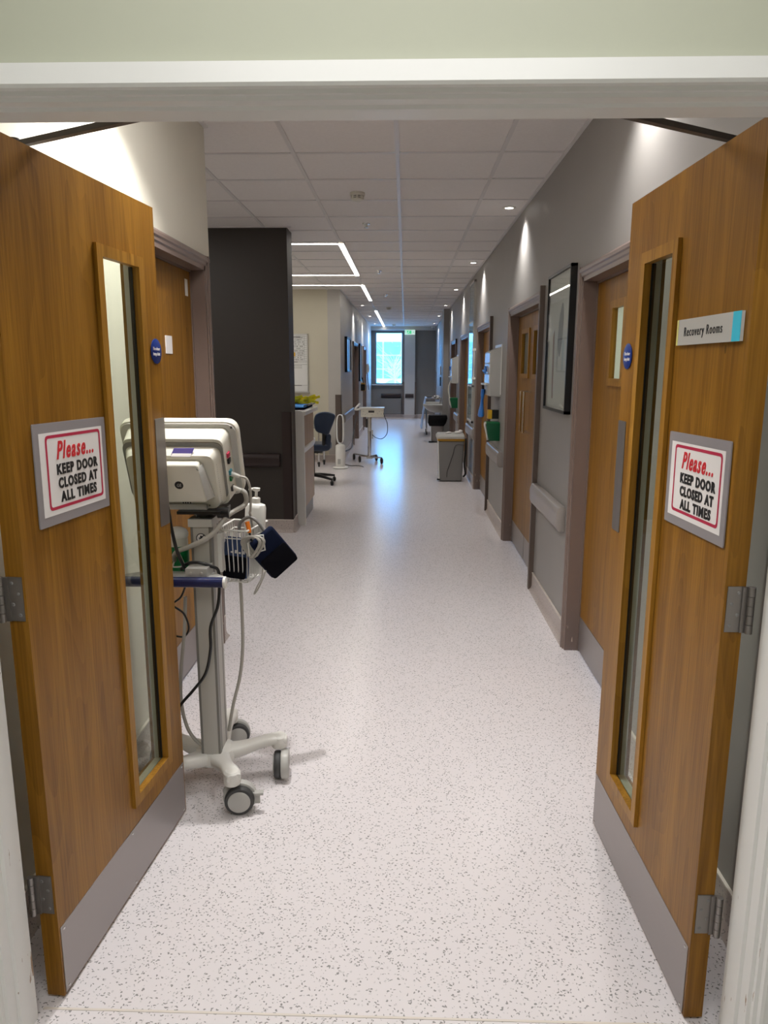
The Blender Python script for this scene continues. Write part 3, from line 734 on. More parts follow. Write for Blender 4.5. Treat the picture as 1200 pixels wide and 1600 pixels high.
LA, LB = Vector((-.822, 1.500, 0)), Vector((-.752, 2.272, 0))
RA, RB = Vector((.672, 1.487, 0)), Vector((.648, 2.246, 0))
angL = math.atan2(LB.y - LA.y, LB.x - LA.x)
angR = math.atan2(RA.y - RB.y, RA.x - RB.x)
WL, WR = (LB - LA).length, (RA - RB).length
dl = thing('door_1', tuple(LA), 'open left oak double door leaf with tall glass panel', 'door', angL, kind='structure')
leaf_local(dl, WL, .418, .652, hinge_side='left')
part('push_plate', MB().prism(rrect(WL - .072, WL - .004, 1.03, 1.365, .006), 'y', 0.0003, -.0016), 'steel_v', dl, world=False, label='brushed steel push plate')
dr = thing('door_2', tuple(RB), 'open right oak double door leaf carrying the room sign', 'door', angR, kind='structure')
leaf_local(dr, WR, .150, .372, hinge_side='right')
part('push_plate', MB().prism(rrect(.004, .072, 1.03, 1.365, .006), 'y', 0.0003, -.0016), 'steel_v', dr, world=False, label='brushed steel push plate')
offL = (LA + Vector((math.sin(angL), -math.cos(angL), 0)) * .0012); offR = (RB + Vector((math.sin(angR), -math.cos(angR), 0)) * .0012)
keep_closed_sign(tuple(offL), angL, .070, .388, 1.160, 1.394, math.radians(0.6), 'keep door closed notice on the open left oak door')
fire_disc(tuple(offL), angL, WL - .036, 1.566, 'small blue fire door disc on the left door')
keep_closed_sign(tuple(offR), angR, WR - .342, WR - .020, 1.147, 1.370, math.radians(-1.0), 'keep door closed notice on the open right oak door')
fire_disc(tuple(offR), angR, .050, 1.553, 'small blue fire door disc on the right door')
rr = thing('room_sign', tuple(offR), 'silver Recovery Rooms sign on the right door', 'sign', angR)
x0, x1, z0, z1 = WR - .340, WR - .022, 1.573, 1.632
part('plate', MB().box(x0, x1, -.007, 0, z0, z1, .0015), 'sign_silver', rr, world=False)
part('blue_end_band', MB().box(x1 - .034, x1 + .0004, -.0078, -.0068, z0, z1), 'sign_cyan', rr, world=False, label='cyan band on the right end')
part('yellow_end_band', MB().box(x0 - .0006, x0 + .008, -.0076, -.0005, z0, z1), 'sign_lime', rr, world=False, label='yellow band on the left end')
part('lettering', MB().text('Recovery Rooms', .030, MI((x0 + x1) / 2 - .018, z0 + .020, -.0074), width=.195), 'sign_black', rr, world=False)

def closer(root_loc, rotz, xh, s, track_x, label):
    r = thing('door_closer', root_loc, label, 'door closer', rotz, group='overhead door closers')
    part('closer_body', MB().box(xh, xh + s * .26, .0455, .10, 1.90, 1.965, .006), 'dark_bronze', r, world=False)
    return r
cl = closer(tuple(LA), angL, .10, 1, 0, 'dark overhead closer on the left open door')
part('slide_arm', MB().hexa([(-.902, 1.772, 2.012), (-.362, 1.494, 2.012), (-.356, 1.508, 2.012), (-.896, 1.786, 2.012), (-.902, 1.772, 2.024), (-.362, 1.494, 2.024), (-.356, 1.508, 2.024), (-.896, 1.786, 2.024)]), 'dark_bronze', cl)
part('arm_pivot', MB().cyl((-.90, 1.778, 1.955), (-.90, 1.778, 2.032), .012), 'dark_bronze', cl)
part('slide_track', MB().box(-.80, -.30, 1.471, 1.505, 2.03, 2.06, .002), 'dark_bronze', cl)
cr = closer(tuple(RB), angR, WR - .10, -1, 0, 'dark overhead closer on the right open door')
part('slide_arm', MB().hexa([(.818, 1.817, 2.012), (.281, 1.501, 2.012), (.273, 1.515, 2.012), (.810, 1.831, 2.012), (.818, 1.817, 2.024), (.281, 1.501, 2.024), (.273, 1.515, 2.024), (.810, 1.831, 2.024)]), 'dark_bronze', cr)
part('arm_pivot', MB().cyl((.81, 1.825, 1.955), (.81, 1.825, 2.032), .012), 'dark_bronze', cr)
part('slide_track', MB().box(.22, .68, 1.471, 1.505, 2.03, 2.06, .002), 'dark_bronze', cr)

# ------------------------------------------------------------------ patient monitor cart
HX, HY = -.695, 2.475
ct = thing('monitor_cart', (HX, HY, 0), 'white wheeled stand for the patient monitor behind the left door', 'cart')
ang = [-62, 12, 90, 163, 232]
bs = MB()
bs.lathe((HX, HY, .085), (0, 0, 1), [(.06, 0), (.075, .006), (.078, .03), (.07, .048), (.05, .056), (0, .056)], 28)
ends = []
for a in ang:
    d = Vector((math.cos(math.radians(a)), math.sin(math.radians(a)), 0)); h0 = Vector((HX, HY, 0)); R = .235
    e = h0 + d * R; ends.append((e, a))
    bs.sweep([h0 + d * .03 + Vector((0, 0, .112)), h0 + d * .09 + Vector((0, 0, .118)), h0 + d * .16 + Vector((0, 0, .135)), h0 + d * (R - .02) + Vector((0, 0, .146)), h0 + d * (R + .026) + Vector((0, 0, .144))], [(.044, .026), (.034, .024), (.026, .019), (.029, .018), (.025, .015)], 16)
    bs.lathe(tuple(e + Vector((0, 0, .112))), (0, 0, 1), [(.025, 0), (.029, .004), (.030, .03), (.029, .044), (.022, .051), (0, .052)], 20)
part('star_base', bs, 'plastic_white', ct)
for i, ((e, a), wy) in enumerate(zip(ends, [8, -84, 20, 60, 20])):
    hd = Vector((math.cos(math.radians(wy)), math.sin(math.radians(wy)), 0)); axd = Vector((hd.y, -hd.x, 0))
    c0 = e + hd * .022 + Vector((0, 0, .0515))
    hm = MB(); poly = []
    for k in range(17):
        q = math.radians(-35 + 225 * k / 16); poly.append((math.cos(q) * .058, math.sin(q) * .058))
    poly.append((-.05, -.022)); poly.append((.02, -.015))
    hm.prism(poly, 'y', .006, .036, .006); hm.prism([(-.05, -.01), (-.058, .03), (-.035, .058), (.0, .060), (.018, .05), (.0, .02)], 'y', .009, .022, .003)
    M = Matrix.Translation(c0) @ Matrix(((hd.x, -axd.x, 0), (hd.y, -axd.y, 0), (0, 0, 1))).to_4x4()
    hm.xform(M); hs = part('caster', hm, 'plastic_grey', ct)
    ty = MB().lathe(tuple(c0 + axd * -.008), axd, [(.034, 0), (.047, .001), (.0505, .006), (.0515, .013), (.0505, .022), (.047, .027), (.034, .028)], 32)
    part('tyre', ty, 'rubber', hs)
    part('wheel_disc', MB().lathe(tuple(c0 + axd * .015), axd, [(.038, 0), (.0385, .006), (.034, .0085), (0, .010)], 32), 'plastic_grey', hs)
    if i == 0:
        part('brake_pedal', MB().box(.052, .082, -.01, .012, .016, .024, .003).box(.045, .07, .0, .012, -.02, .02, .004).xform(M), 'plastic_grey', hs)
# column
PX0, PX1, PY0, PY1 = HX - .033, HX + .033, 2.415, 2.535
part('column', MB().prism(rrect(PX0, PX1, PY0, PY1, .008, 3), 'z', .135, 1.01), 'alu_grey', ct)
st = MB()
for x in (PX0 + .002, PX1 - .002): st.box(x - .004, x + .004, PY0 - .001, PY0 + .02, .135, .995)
for y in (PY0 + .03, PY1 - .03): st.box(PX1 - .001, PX1 + .0006, y - .004, y + .004, .135, .995)
part('column_groove', st, 'alu_dark', ct)
part('column_cap', MB().box(PX0 - .008, PX1 + .008, PY0 - .008, PY1 + .008, .985, 1.012, .004), 'plastic_grey', ct)
part('column_collar', MB().box(PX0 - .004, PX1 + .004, PY0 - .006, PY1 + .004, .79, .802, .002), 'plastic_grey', ct)
sy = MB().lathe((HX, PY0 - .0002, .945), (0, -1, 0), [(.017, 0), (.017, .0006), (0, .0006)], 24)
part('symbol_label', sy, 'sign_black', ct, label='round prohibition symbol')
part('symbol_face', MB().lathe((HX, PY0 - .0007, .945), (0, -1, 0), [(.014, 0), (.014, .0006), (0, .0006)], 24), 'paper', ct)
gl = MB().blob((HX, PY0 - .0015, .951), (.0035, .0006, .0035), 8, 4).box(HX - .002, HX + .002, PY0 - .0018, PY0 - .0012, .937, .949)
gl.hexa([(HX - .012, PY0 - .0017, .936), (HX - .009, PY0 - .0017, .934), (HX - .009, PY0 - .0013, .934), (HX - .012, PY0 - .0013, .936), (HX + .009, PY0 - .0017, .957), (HX + .012, PY0 - .0017, .955), (HX + .012, PY0 - .0013, .955), (HX + .009, PY0 - .0013, .957)])
gl.box(HX - .008, HX + .008, PY0 - .0018, PY0 - .0012, .944, .947)
part('symbol_glyph', gl, 'sign_black', ct)
# handle
part('handle_bracket', MB().prism([(HX - .30, 2.345), (HX + .105, 2.345), (HX + .035, 2.42), (HX - .20, 2.42)], 'z', .805, .826, .003).box(HX - .036, HX + .036, 2.335, PY0 + .004, .80, .858, .004), 'plastic_grey', ct)
sc_ = MB()
for x in (HX - .018, HX + .018): sc_.lathe((x, 2.3345, .842), (0, -1, 0), [(.006, 0), (.005, .003), (0, .004)], 12)
part('bracket_bolt', sc_, 'aluminium', ct)
part('push_handle', MB().tube([(HX - .32, 2.325, .815), (HX + .095, 2.325, .815)], .0175, 18, smooth=False), 'navy', ct, label='glossy navy push handle')
part('handle_end_cap', MB().lathe((HX + .094, 2.325, .815), (1, 0, 0), [(.019, 0), (.0205, .004), (.019, .009), (0, .011)], 20), 'plastic_white', ct)
# tray for wipes on the left of the column
part('side_tray', MB().box(HX - .20, PX0, 2.43, 2.56, .792, .800, .002).box(HX - .20, HX - .195, 2.43, 2.56, .80, .83), 'plastic_white', ct)
# tilt mount under the monitor
part('tilt_mount', MB().box(HX - .075, HX + .075, 2.40, 2.54, 1.030, 1.040, .003).cyl((HX, 2.47, 1.005), (HX, 2.47, 1.03), .03).cyl((HX + .055, 2.44, 1.030), (HX + .095, 2.44, 1.030), .020, seg=18), 'black', ct)

# the monitor itself
MCX, MCY, MCZ = -.775, 2.475, 1.186
TILT = math.radians(20)
MM = Matrix.Translation((MCX, MCY, MCZ)) @ Matrix.Rotation(TILT, 4, 'X')
mo = thing('patient_monitor', (MCX, MCY, 1.04), 'cream patient monitor seen from behind, on the wheeled stand', 'monitor')
def mp_(name, mb, m, parent=mo, lab=None): return part(name, mb.xform(MM), m, parent, label=lab)
def frustum(x0, x1, z0, z1, y0, X0, X1, Z0, Z1, y1, r0, r1):
    a = rrect(x0, x1, z0, z1, r0, 6); b_ = rrect(X0, X1, Z0, Z1, r1, 6)
    return MB().rings([[(p[0], y0, p[1]) for p in a], [(p[0], y1, p[1]) for p in b_]])
bz = MB().prism(rrect(-.205, .205, -.140, .146, .045, 7), 'y', .045, .082, .008)
mp_('bezel', bz, 'plastic_cream')
mp_('screen_panel', MB().box(-.17, .17, .0815, .083, -.12, .12), 'screen')
mp_('seam', MB().prism(rrect(-.198, .198, -.133, .139, .04, 7), 'y', .040, .046), 'plastic_grey')
bd = frustum(-.178, .178, -.136, .126, .045, -.170, .168, -.134, .116, -.03, .03, .03)
mp_('rear_body', bd, 'plastic_cream')
bd2 = frustum(-.166, .160, -.130, .092, -.028, -.150, .142, -.125, .076, -.075, .03, .028)
mp_('rear_shell', bd2, 'plastic_cream')
mp_('top_groove', MB().prism(rrect(-.172, .166, -.110, .104, .03, 6), 'y', -.034, -.026), 'alu_dark')
bt = MB().prism(rpoly([(-.120, -.082), (.112, -.082), (.098, .060), (-.11, .060)], [.012] * 4), 'y', -.072, -.112, .012, 3)
mp_('battery_door', bt, 'plastic_cream')
mp_('battery_door_edge', MB().hexa([(.098, -.110, .042), (.112, -.095, .038), (.128, -.095, -.072), (.112, -.112, -.072), (.092, -.114, .050), (.106, -.080, .052), (.132, -.080, -.075), (.116, -.08, -.078)], .003), 'plastic_grey')
lg = MB().lathe((.026, -.1118, -.014), (0, -1, 0), [(.0145, 0), (.0145, .0008), (0, .0008)], 24)
mp_('logo_disc', lg, 'sign_black', lab='round dark logo disc')
mp_('logo_monogram', MB().text('GE', .016, MI(.026, -.0195, -.1132), ext=.0002, sx=.8, shear=.15), 'alu_grey')
tg = MB().hexa([(-.015, -.0672, .070), (.058, -.0672, .070), (.058, -.064, .070), (-.015, -.064, .070), (-.006, -.044, .093), (.067, -.044, .093), (.067, -.040, .093), (-.006, -.040, .093)])
mp_('asset_sticker', MB().hexa([(.0, -.0765, .073), (.068, -.0765, .073), (.068, -.0740, .073), (.0, -.0740, .073), (.010, -.0555, .094), (.078, -.0555, .094), (.078, -.053, .094), (.010, -.053, .094)]), 'sticker_purple', lab='purple and white sticker')
mp_('sticker_strip', MB().hexa([(.003, -.0772, .0745), (.068, -.0772, .0745), (.068, -.0745, .0745), (.003, -.0745, .0745), (.0065, -.0692, .0815), (.071, -.0692, .0815), (.071, -.066, .0815), (.0065, -.066, .0815)]), 'paper')
vt = MB()
for k in range(26): vt.box(-.14 + .0098 * k, -.14 + .0098 * k + .005, -.0765, -.074, -.116, -.110)
for k in range(18): vt.box(.1465, .1475, -.062, -.05, -.11 + .0085 * k, -.106 + .0085 * k)
mp_('vent_slots', vt, 'plastic_mid')
mp_('regulatory_mark', MB().box(.012, .048, -.0768, -.0755, -.107, -.090), 'paper')
mk = MB()
for x in (.016, .024, .032, .041): mk.box(x, x + .004, -.0775, -.0767, -.105, -.099)
mp_('regulatory_glyph', mk, 'sign_black')
for nm, z, m in (('port_red', .045, 'sign_red'), ('port_black', .022, 'black'), ('port_blue', -.022, 'art_teal'), ('port_green', -.045, 'green'), ('port_dark', -.085, 'plastic_dark')):
    mp_('connector_port', MB().box(.166, .178, -.012, .010, z - .008, z + .008, .003), m)
sc2 = MB()
for x, z in ((.185, .126), (.19, -.12)): sc2.lathe((x, .041, z), (0, -1, 0), [(.005, 0), (.004, .002)], 10)
mp_('bezel_screw', sc2, 'plastic_dark')
part('shell_foot', MB().box(MCX - .06, MCX + .10, 2.43, 2.53, 1.041, 1.060, .006), 'plastic_grey', mo)
# plugs and leads
def lead(name, pts, r, m, label, cat='cable', group=None, plug=None):
    return solo(name, MB().tube(pts, r, 10), m, label, cat, group)
pl = MB(); 
for z in (-.03, -.085): pl.tube([MM @ Vector((.176, 0, z)), MM @ Vector((.192, -.006, z - .002)), MM @ Vector((.206, -.008, z - .006))], (.009, .006), 10)
part('cable_plug', pl, 'plastic_white', mo)
p1 = MM @ Vector((.205, -.008, -.036)); p2 = MM @ Vector((.205, -.008, -.091))
lead('pressure_hose', [p2, p2 + Vector((.014, 0, -.012)), p2 + Vector((.012, .0, -.05)), (-.605, 2.44, 1.02), (-.655, 2.40, .96), (-.72, 2.385, .925), (-.775, 2.40, .90), (-.80, 2.44, .862), (-.792, 2.50, .81)], .0085, 'hose_grey', 'thick grey pressure hose looping from the monitor across the column', 'hose')
lead('sensor_cable', [p1, p1 + Vector((.024, 0, -.008)), p1 + Vector((.034, .01, -.05)), p1 + Vector((.028, .03, -.12)), (-.560, 2.58, 1.00), (-.562, 2.62, .95), (-.56, 2.62, .90)], .0045, 'hose_grey', 'thin grey sensor cable dropping from the monitor into the basket', 'cable')
lead('power_cord', [(-.835, 2.375, 1.135), (-.82, 2.35, 1.125), (-.785, 2.345, 1.08), (-.772, 2.345, .99), (-.762, 2.352, .92), (-.752, 2.37, .87), (-.745, 2.39, .835)], .0058, 'black', 'black power cord hanging behind the monitor', 'cable')
lead('power_cord', [(-.765, 2.40, .836), (-.74, 2.385, .862), (-.70, 2.372, .870), (-.655, 2.38, .855), (-.634, 2.395, .828), (-.638, 2.385, .72), (-.665, 2.375, .64), (-.668, 2.372, .56), (-.69, 2.375, .47), (-.74, 2.385, .40), (-.79, 2.40, .34), (-.83, 2.42, .27)], .0055, 'black', 'black power cord wound under the navy handle and down the column', 'cable')
lead('thin_cord', [(-.742, 2.385, .80), (-.765, 2.385, .745), (-.80, 2.40, .71), (-.77, 2.42, .67), (-.762, 2.44, .61), (-.79, 2.46, .57), (-.845, 2.47, .575)], .0035, 'black', 'thin black cord kinked left of the column', 'cable')
lead('drain_hose', [(-.60, 2.56, .765), (-.595, 2.55, .65), (-.597, 2.55, .50), (-.612, 2.55, .38), (-.640, 2.545, .27), (-.66, 2.54, .165)], .0062, 'hose_grey', 'grey hose hanging below the wire basket to the base', 'hose')
lead('drain_hose', [(-.765, 2.43, .73), (-.775, 2.43, .60), (-.795, 2.43, .45), (-.80, 2.43, .33), (-.785, 2.43, .24), (-.76, 2.43, .19), (-.735, 2.43, .165)], .0062, 'hose_grey', 'grey hose curving down the left side of the column', 'hose')

# wire basket
bk = thing('wire_basket', (-.615, 2.63, .75), 'white wire basket hung on the monitor stand', 'basket')
WB = [Vector((-.675, 2.548, 0)), Vector((-.562, 2.522, 0)), Vector((-.522, 2.705, 0)), Vector((-.655, 2.728, 0))]
cB = sum(WB, Vector()) / 4
def ringpts(z, k): return [cB + (p - cB) * k + Vector((0, 0, z)) for p in WB]
rm = MB(); 
top = ringpts(.945, 1.0); bot = ringpts(.752, .86)
top[0].z += .0; 
for A, r_ in ((top, .0034), (bot, .0026), (ringpts(.915, .98), .0022)):
    for k in range(4): rm.cyl(A[k], A[(k + 1) % 4], r_, seg=8)
for k in range(4): rm.blob(top[k], .0036, 8, 6)
part('rim', rm, 'plastic_white', bk)
wr = MB()
for k in range(4):
    n_ = 6 if k % 2 == 0 else 8
    for j in range(n_ + 1):
        t_ = j / n_
        wr.cyl(top[k].lerp(top[(k + 1) % 4], t_), bot[k].lerp(bot[(k + 1) % 4], t_), .0019, seg=6)
for j in range(1, 6):
    t_ = j / 6; wr.cyl(bot[0].lerp(bot[1], t_), bot[3].lerp(bot[2], t_), .0018, seg=6)
for j in range(1, 7):
    t_ = j / 7; wr.cyl(bot[0].lerp(bot[3], t_), bot[1].lerp(bot[2], t_), .0018, seg=6)
part('wire_mesh', wr, 'plastic_white', bk)
part('hook_bracket', MB().box(PX1 - .001, -.648, 2.50, 2.535, .80, .94, .002).box(-.675, -.648, 2.53, 2.56, .90, .94, .002), 'plastic_white', bk)
ch_ = MB().tube([(-.548, 2.53, .925), (-.505, 2.535, .93), (-.500, 2.535, .875), (-.546, 2.53, .862)], .003, 8, smooth=False).tube([(-.556, 2.528, .905), (-.556, 2.512, .905), (-.552, 2.512, .858), (-.552, 2.528, .853)], .003, 8, smooth=False)
part('cable_hook', ch_, 'plastic_white', bk)
cc_ = MB()
for k in range(6): 
    r_ = .036 - .002 * (k % 3); cc_.tube([Vector((-.548 + .004 * k + .01 * math.sin(a_ * 2), 2.512 + .003 * k, .89)) + Vector((math.cos(a_) * r_ * .75, 0, math.sin(a_) * r_ * 1.1)) for a_ in [2 * PI * q / 12 for q in range(13)]], .0032, 6, 3)
solo('coiled_cable', cc_, 'hose_grey', 'coil of pale grey cable on the basket hook', 'cable')
bo = thing('pump_bottle', (-.572, 2.66, .757), 'white plastic pump bottle standing in the wire basket', 'bottle')
sec = lambda z, a, b_: [(-.572 + a * math.copysign(abs(math.cos(q)) ** .6, math.cos(q)), 2.66 + b_ * math.copysign(abs(math.sin(q)) ** .6, math.sin(q)), z) for q in [2 * PI * k / 24 for k in range(24)]]
bb_ = MB().rings([sec(.757, .036, .022), sec(.762, .038, .024), sec(1.005, .038, .024), sec(1.018, .034, .022), sec(1.024, .016, .016)])
bb_.xform(Matrix.Translation((-.572, 2.66, .757)) @ Matrix.Rotation(.07, 4, 'Y') @ Matrix.Translation((.572, -2.66, -.757)))
part('bottle_body', bb_, 'plastic_white', bo)
TB = Vector((-.572 + .0185, 2.66, 1.022))
part('pump_collar', MB().lathe(TB, (.07, 0, 1), [(.015, 0), (.016, .002), (.016, .020), (.010, .024)], 18), 'plastic_white', bo)
part('pump_head', MB().lathe(TB + Vector((.0015, 0, .022)), (.07, 0, 1), [(.0055, 0), (.0055, .022), (.013, .026), (.014, .036), (0, .038)], 16).tube([TB + Vector((.004, 0, .053)), TB + Vector((-.012, 0, .054)), TB + Vector((-.024, 0, .050))], .005, 8), 'plastic_white', bo)
# cuffs
def cuff(name, loc, w, h, t, rot, m, label, marks=0):
    r = thing(name, loc, label, 'blood pressure cuff', group='blood pressure cuffs')
    M = Matrix.Translation(loc) @ rot
    part('cuff_body', MB().prism(rrect(-w / 2, w / 2, -h / 2, h / 2, .014, 4), 'y', -t / 2, t / 2, t * .4, 3).xform(M), m, r)
    part('cuff_fold', MB().prism(rrect(-w / 2 + .004, w / 2 - .004, -h / 2, h * .05, .012, 4), 'y', -t / 2 - .006, -t / 2 + .002, .003).xform(M), 'black_cloth', r)
    if marks:
        k_ = MB()
        for q in range(marks): k_.box(-w * .2 + .016 * q, -w * .2 + .016 * q + .008, -t / 2 - .0008, -t / 2 + .001, .018, .024 + .006 * (q % 2))
        part('printed_marks', k_.xform(M), 'paper', r)
    return r
E3 = lambda x, y, z: Matrix.Rotation(z, 4, 'Z') @ Matrix.Rotation(y, 4, 'Y') @ Matrix.Rotation(x, 4, 'X')
cuff('pressure_cuff', (-.610, 2.563, .838), .098, .150, .022, E3(math.radians(-4), 0.06, math.radians(-13)), 'pouch_blue', 'folded blue cuff with printed marks inside the wire basket', 5)
ck = cuff('pressure_cuff', (-.488, 2.60, .850), .125, .17, .03, E3(math.radians(8), math.radians(-38), math.radians(25)), 'navy_cloth', 'navy blood pressure cuff hanging outside the basket')
lead('cuff_tubing', [(-.515, 2.56, .80), (-.52, 2.555, .765), (-.535, 2.55, .735), (-.548, 2.55, .705), (-.538, 2.55, .715), (-.520, 2.555, .75), (-.505, 2.565, .79)], .0026, 'hose_grey', 'thin looped tube below the navy cuff', 'tube')
solo('cable_loop', MB().tube([(-.60, 2.57, .93), (-.595, 2.575, .965), (-.565, 2.58, .985), (-.535, 2.58, .97), (-.512, 2.585, .935)], .006, 10), 'plastic_mid', 'dark grey cable arching over the basket rim', 'cable')
oc = thing('orange_connector', (-.558, 2.545, .945), 'orange cable connector at the basket rim', 'connector')
part('connector_body', MB().tube([(-.565, 2.55, .975), (-.560, 2.548, .955), (-.556, 2.545, .935)], (.009, .007), 10), 'orange', oc)
part('connector_tail', MB().tube([(-.556, 2.545, .936), (-.552, 2.54, .915), (-.545, 2.538, .905)], .004, 8), 'black', oc)
solo('blue_clip', MB().box(-.567, -.553, 2.516, 2.53, .868, .888, .003), 'art_teal', 'small blue clip on the basket front corner', 'clip')
# wipes canister
wc = thing('wipes_canister', (-.80, 2.48, .80), 'green labelled wipes tub with white lid left of the column', 'wipes tub')
part('label_sleeve', MB().lathe((-.80, 2.48, .80), (0, 0, 1), [(.038, 0), (.040, .004), (.040, .10), (.038, .105)], 28), 'green', wc)
part('tub_neck', MB().lathe((-.80, 2.48, .905), (0, 0, 1), [(.038, 0), (.037, .03)], 28), 'plastic_cream', wc)
part('lid', MB().lathe((-.80, 2.48, .935), (0, 0, 1), [(.040, 0), (.041, .012), (.034, .024), (.02, .032), (0, .033)], 28), 'plastic_white', wc)
tri = MB()
def tp(u, z): a_ = -PI / 2 + .45 + u / .0405; return (-.80 + math.cos(a_) * .0408, 2.48 + math.sin(a_) * .0408, z)
T3 = [(-.026, .835), (.018, .835), (-.004, .893)]
for k in range(3):
    a_, b_ = T3[k], T3[(k + 1) % 3]; tri.tube([tp(a_[0] + (b_[0] - a_[0]) * q / 5, a_[1] + (b_[1] - a_[1]) * q / 5) for q in range(6)], .0028, 6, 2)
part('triangle_mark', tri, 'paper', wc)

# small devices on the left door frame
solo('door_contact', MB().box(-1.112, -1.085, 3.70, 3.745, 1.865, 1.945, .003), 'plastic_white', 'small white sensor box in the top corner of the cream wall door frame', 'sensor')
solo('door_plaque', MB().box(-1.0905, -1.083, 3.355, 3.445, 1.58, 1.66, .002), 'paper', 'small white plaque on the bright oak door behind the cart', 'plaque')

# ------------------------------------------------------------------ right wall fittings
pic = thing('framed_picture', (RX, 4.37, 1.26), 'tall black framed botanical picture on the right wall', 'picture')
X_ = RX - .035; ya, yb, za, zb = 4.03, 4.66, 1.27, 2.06
fr = MB()
for q in ((ya, ya + .016, za, zb), (yb - .016, yb, za, zb), (ya, yb, za, za + .016), (ya, yb, zb - .016, zb)): fr.box(X_, RX, q[0], q[1], q[2], q[3])
part('frame', fr, 'black', pic)
part('mount_board', MB().box(RX - .02, RX - .015, ya + .012, yb - .012, za + .012, zb - .012), 'art_paper', pic)
lv = MB()
lv.prism(rpoly([(4.26, 1.90), (4.34, 1.80), (4.36, 1.66), (4.30, 1.56), (4.24, 1.66), (4.22, 1.80)], .05), 'x', RX - .0212, RX - .0198)
part('leaf_print', lv, 'art_grey', pic)
part('stem_print', MB().prism(rpoly([(4.46, 1.74), (4.50, 1.70), (4.47, 1.34), (4.44, 1.34)], .01), 'x', RX - .0212, RX - .0198), 'art_brown', pic)
part('glazing', MB().box(RX - .030, RX - .027, ya + .01, yb - .01, za + .01, zb - .01), 'art_glass', pic)

def ppe(y, s_label, i, yl):
    r = thing('glove_dispenser', (RX, y + yl / 2, 1.25), s_label, 'dispenser', group='glove and apron dispensers')
    pr = [(.795, 1.255), (RX, 1.250), (RX, 1.712), (.795, 1.668)]
    part('cabinet', MB().prism(rpoly(pr, [.008, 0, 0, .012]), 'y', y, y + yl, .003), 'plastic_grey', r)
    part('back_plate', MB().box(.893, RX, y - .015, y + yl + .015, 1.27, 1.735), 'plastic_white', r)
    fp = MB()
    for k in range(3): fp.box(.790, .7955, y + .03, y + yl - .03, 1.37 + .098 * k, 1.455 + .098 * k, .003)
    part('glove_box_front', fp, 'white_board', r)
    part('apron_bracket', MB().box(.755, .80, y + yl * .35, y + yl - .04, 1.355, 1.372, .003), 'plastic_white', r)
    gv = thing('glove_tuft', (.785, y + yl * .62, 1.50), ('nearer' if i == 0 else 'further') + ' blue glove pulled out of a dispenser', 'glove', group='gloves in the dispensers')
    gm = MB(); 
    for k in range(5): gm.blob((.780 + random.uniform(-.014, .004), y + yl * .62 + random.uniform(-.05, .05), 1.505 + random.uniform(-.03, .03)), (.014, .032, random.uniform(.012, .024)), 10, 6)
    part('glove_fabric', gm, 'sky_blue', gv)
    return r
ppe(7.0, 'white glove dispenser with slanted top on the wall past the pair of doors', 0, .46)
ppe(12.72, 'further white glove dispenser, beside the furthest door', 1, .36)
ap = MB()
AP = [(1.31, .018, .05), (1.25, .018, .05), (1.22, .014, .03), (1.15, .016, .05), (1.09, .026, .085), (1.05, .030, .09), (1.035, .022, .06)]
ap.rings([[(.776 - (1.31 - z) * .06 + a_ * math.cos(q) * (1 + .15 * math.cos(5 * q)), 7.40 + b_ * math.sin(q), z) for q in [2 * PI * k / 20 for k in range(20)]] for z, a_, b_ in AP])
ar = thing('apron_roll', (.776, 7.40, 1.035), 'bright blue plastic aprons hanging below the nearer dispenser', 'apron roll')
part('apron_bundle', ap, 'sky_blue', ar); part('hanger_hook', MB().tube([(.776, 7.40, 1.356), (.772, 7.39, 1.335), (.776, 7.40, 1.31)], .012, 8), 'black', ar)
sh = thing('switch_box', (RX, 7.12, 1.03), 'small amber fronted box below the nearer glove dispenser', 'box')
part('box_body', MB().box(.835, RX, 7.10, 7.20, 1.035, 1.12, .004), 'black', sh); part('amber_front', MB().box(.800, .836, 7.095, 7.20, 1.035, 1.12, .004), 'sharps_yellow', sh)
def gbin(y, label, yl=.2):
    r = thing('green_wall_bin', (RX, y + yl / 2, .83), label, 'wall bin', group='green wall bins')
    pr = [(.80, .835), (RX, .835), (RX, 1.0), (.768, 1.005)]
    m_ = MB().prism(rpoly(pr, [.01, .006, 0, 0]), 'y', y, y + yl, .003); part('bin_body', m_, 'green_dark', r)
    part('bin_liner', MB().tube([(.768, y + .01, 1.008), (.758, y + .02, .99), (.775, y + .03, .92), (.788, y + .04, .86), (.79, y + .05, .84)], (.012, .006), 8), 'plastic_white', r, label='white liner edge hanging over the front')
    part('bin_rim', MB().box(.772, RX - .002, y + .004, y + yl - .004, 1.0, 1.008), 'green', r)
gbin(6.97, 'green wall bin with a white liner under the nearer dispenser')
gbin(12.68, 'further green wall bin near the pillar')
solo('white_cord', MB().tube([(.80, 12.95, 1.30), (.765, 12.95, 1.22), (.755, 12.95, 1.12), (.772, 12.95, 1.02), (.775, 12.9, .93), (.785, 12.86, .88)], .012, 8), 'plastic_cream', 'loose white apron tail hanging left of the further green wall bin', 'apron tail')
npn = thing('notice_panel', (RX, 10.05, .80), 'tall narrow glazed notice panel on the right wall', 'notice panel')
nf = MB()
for q in ((9.71, 9.735, .80, 2.62), (10.375, 10.40, .80, 2.62), (9.71, 10.40, .80, .825), (9.71, 10.40, 2.595, 2.62), (9.71, 10.40, 1.27, 1.29), (9.71, 10.40, 2.10, 2.115)): nf.box(RX - .03, RX, *q)
part('panel_frame', nf, 'aluminium', npn)
part('panel_backing', MB().box(RX - .012, RX - .004, 9.735, 10.375, .825, 2.595), 'far_paint', npn)
part('panel_glass', MB().box(RX - .026, RX - .022, 9.73, 10.38, .82, 2.60), 'acrylic', npn)
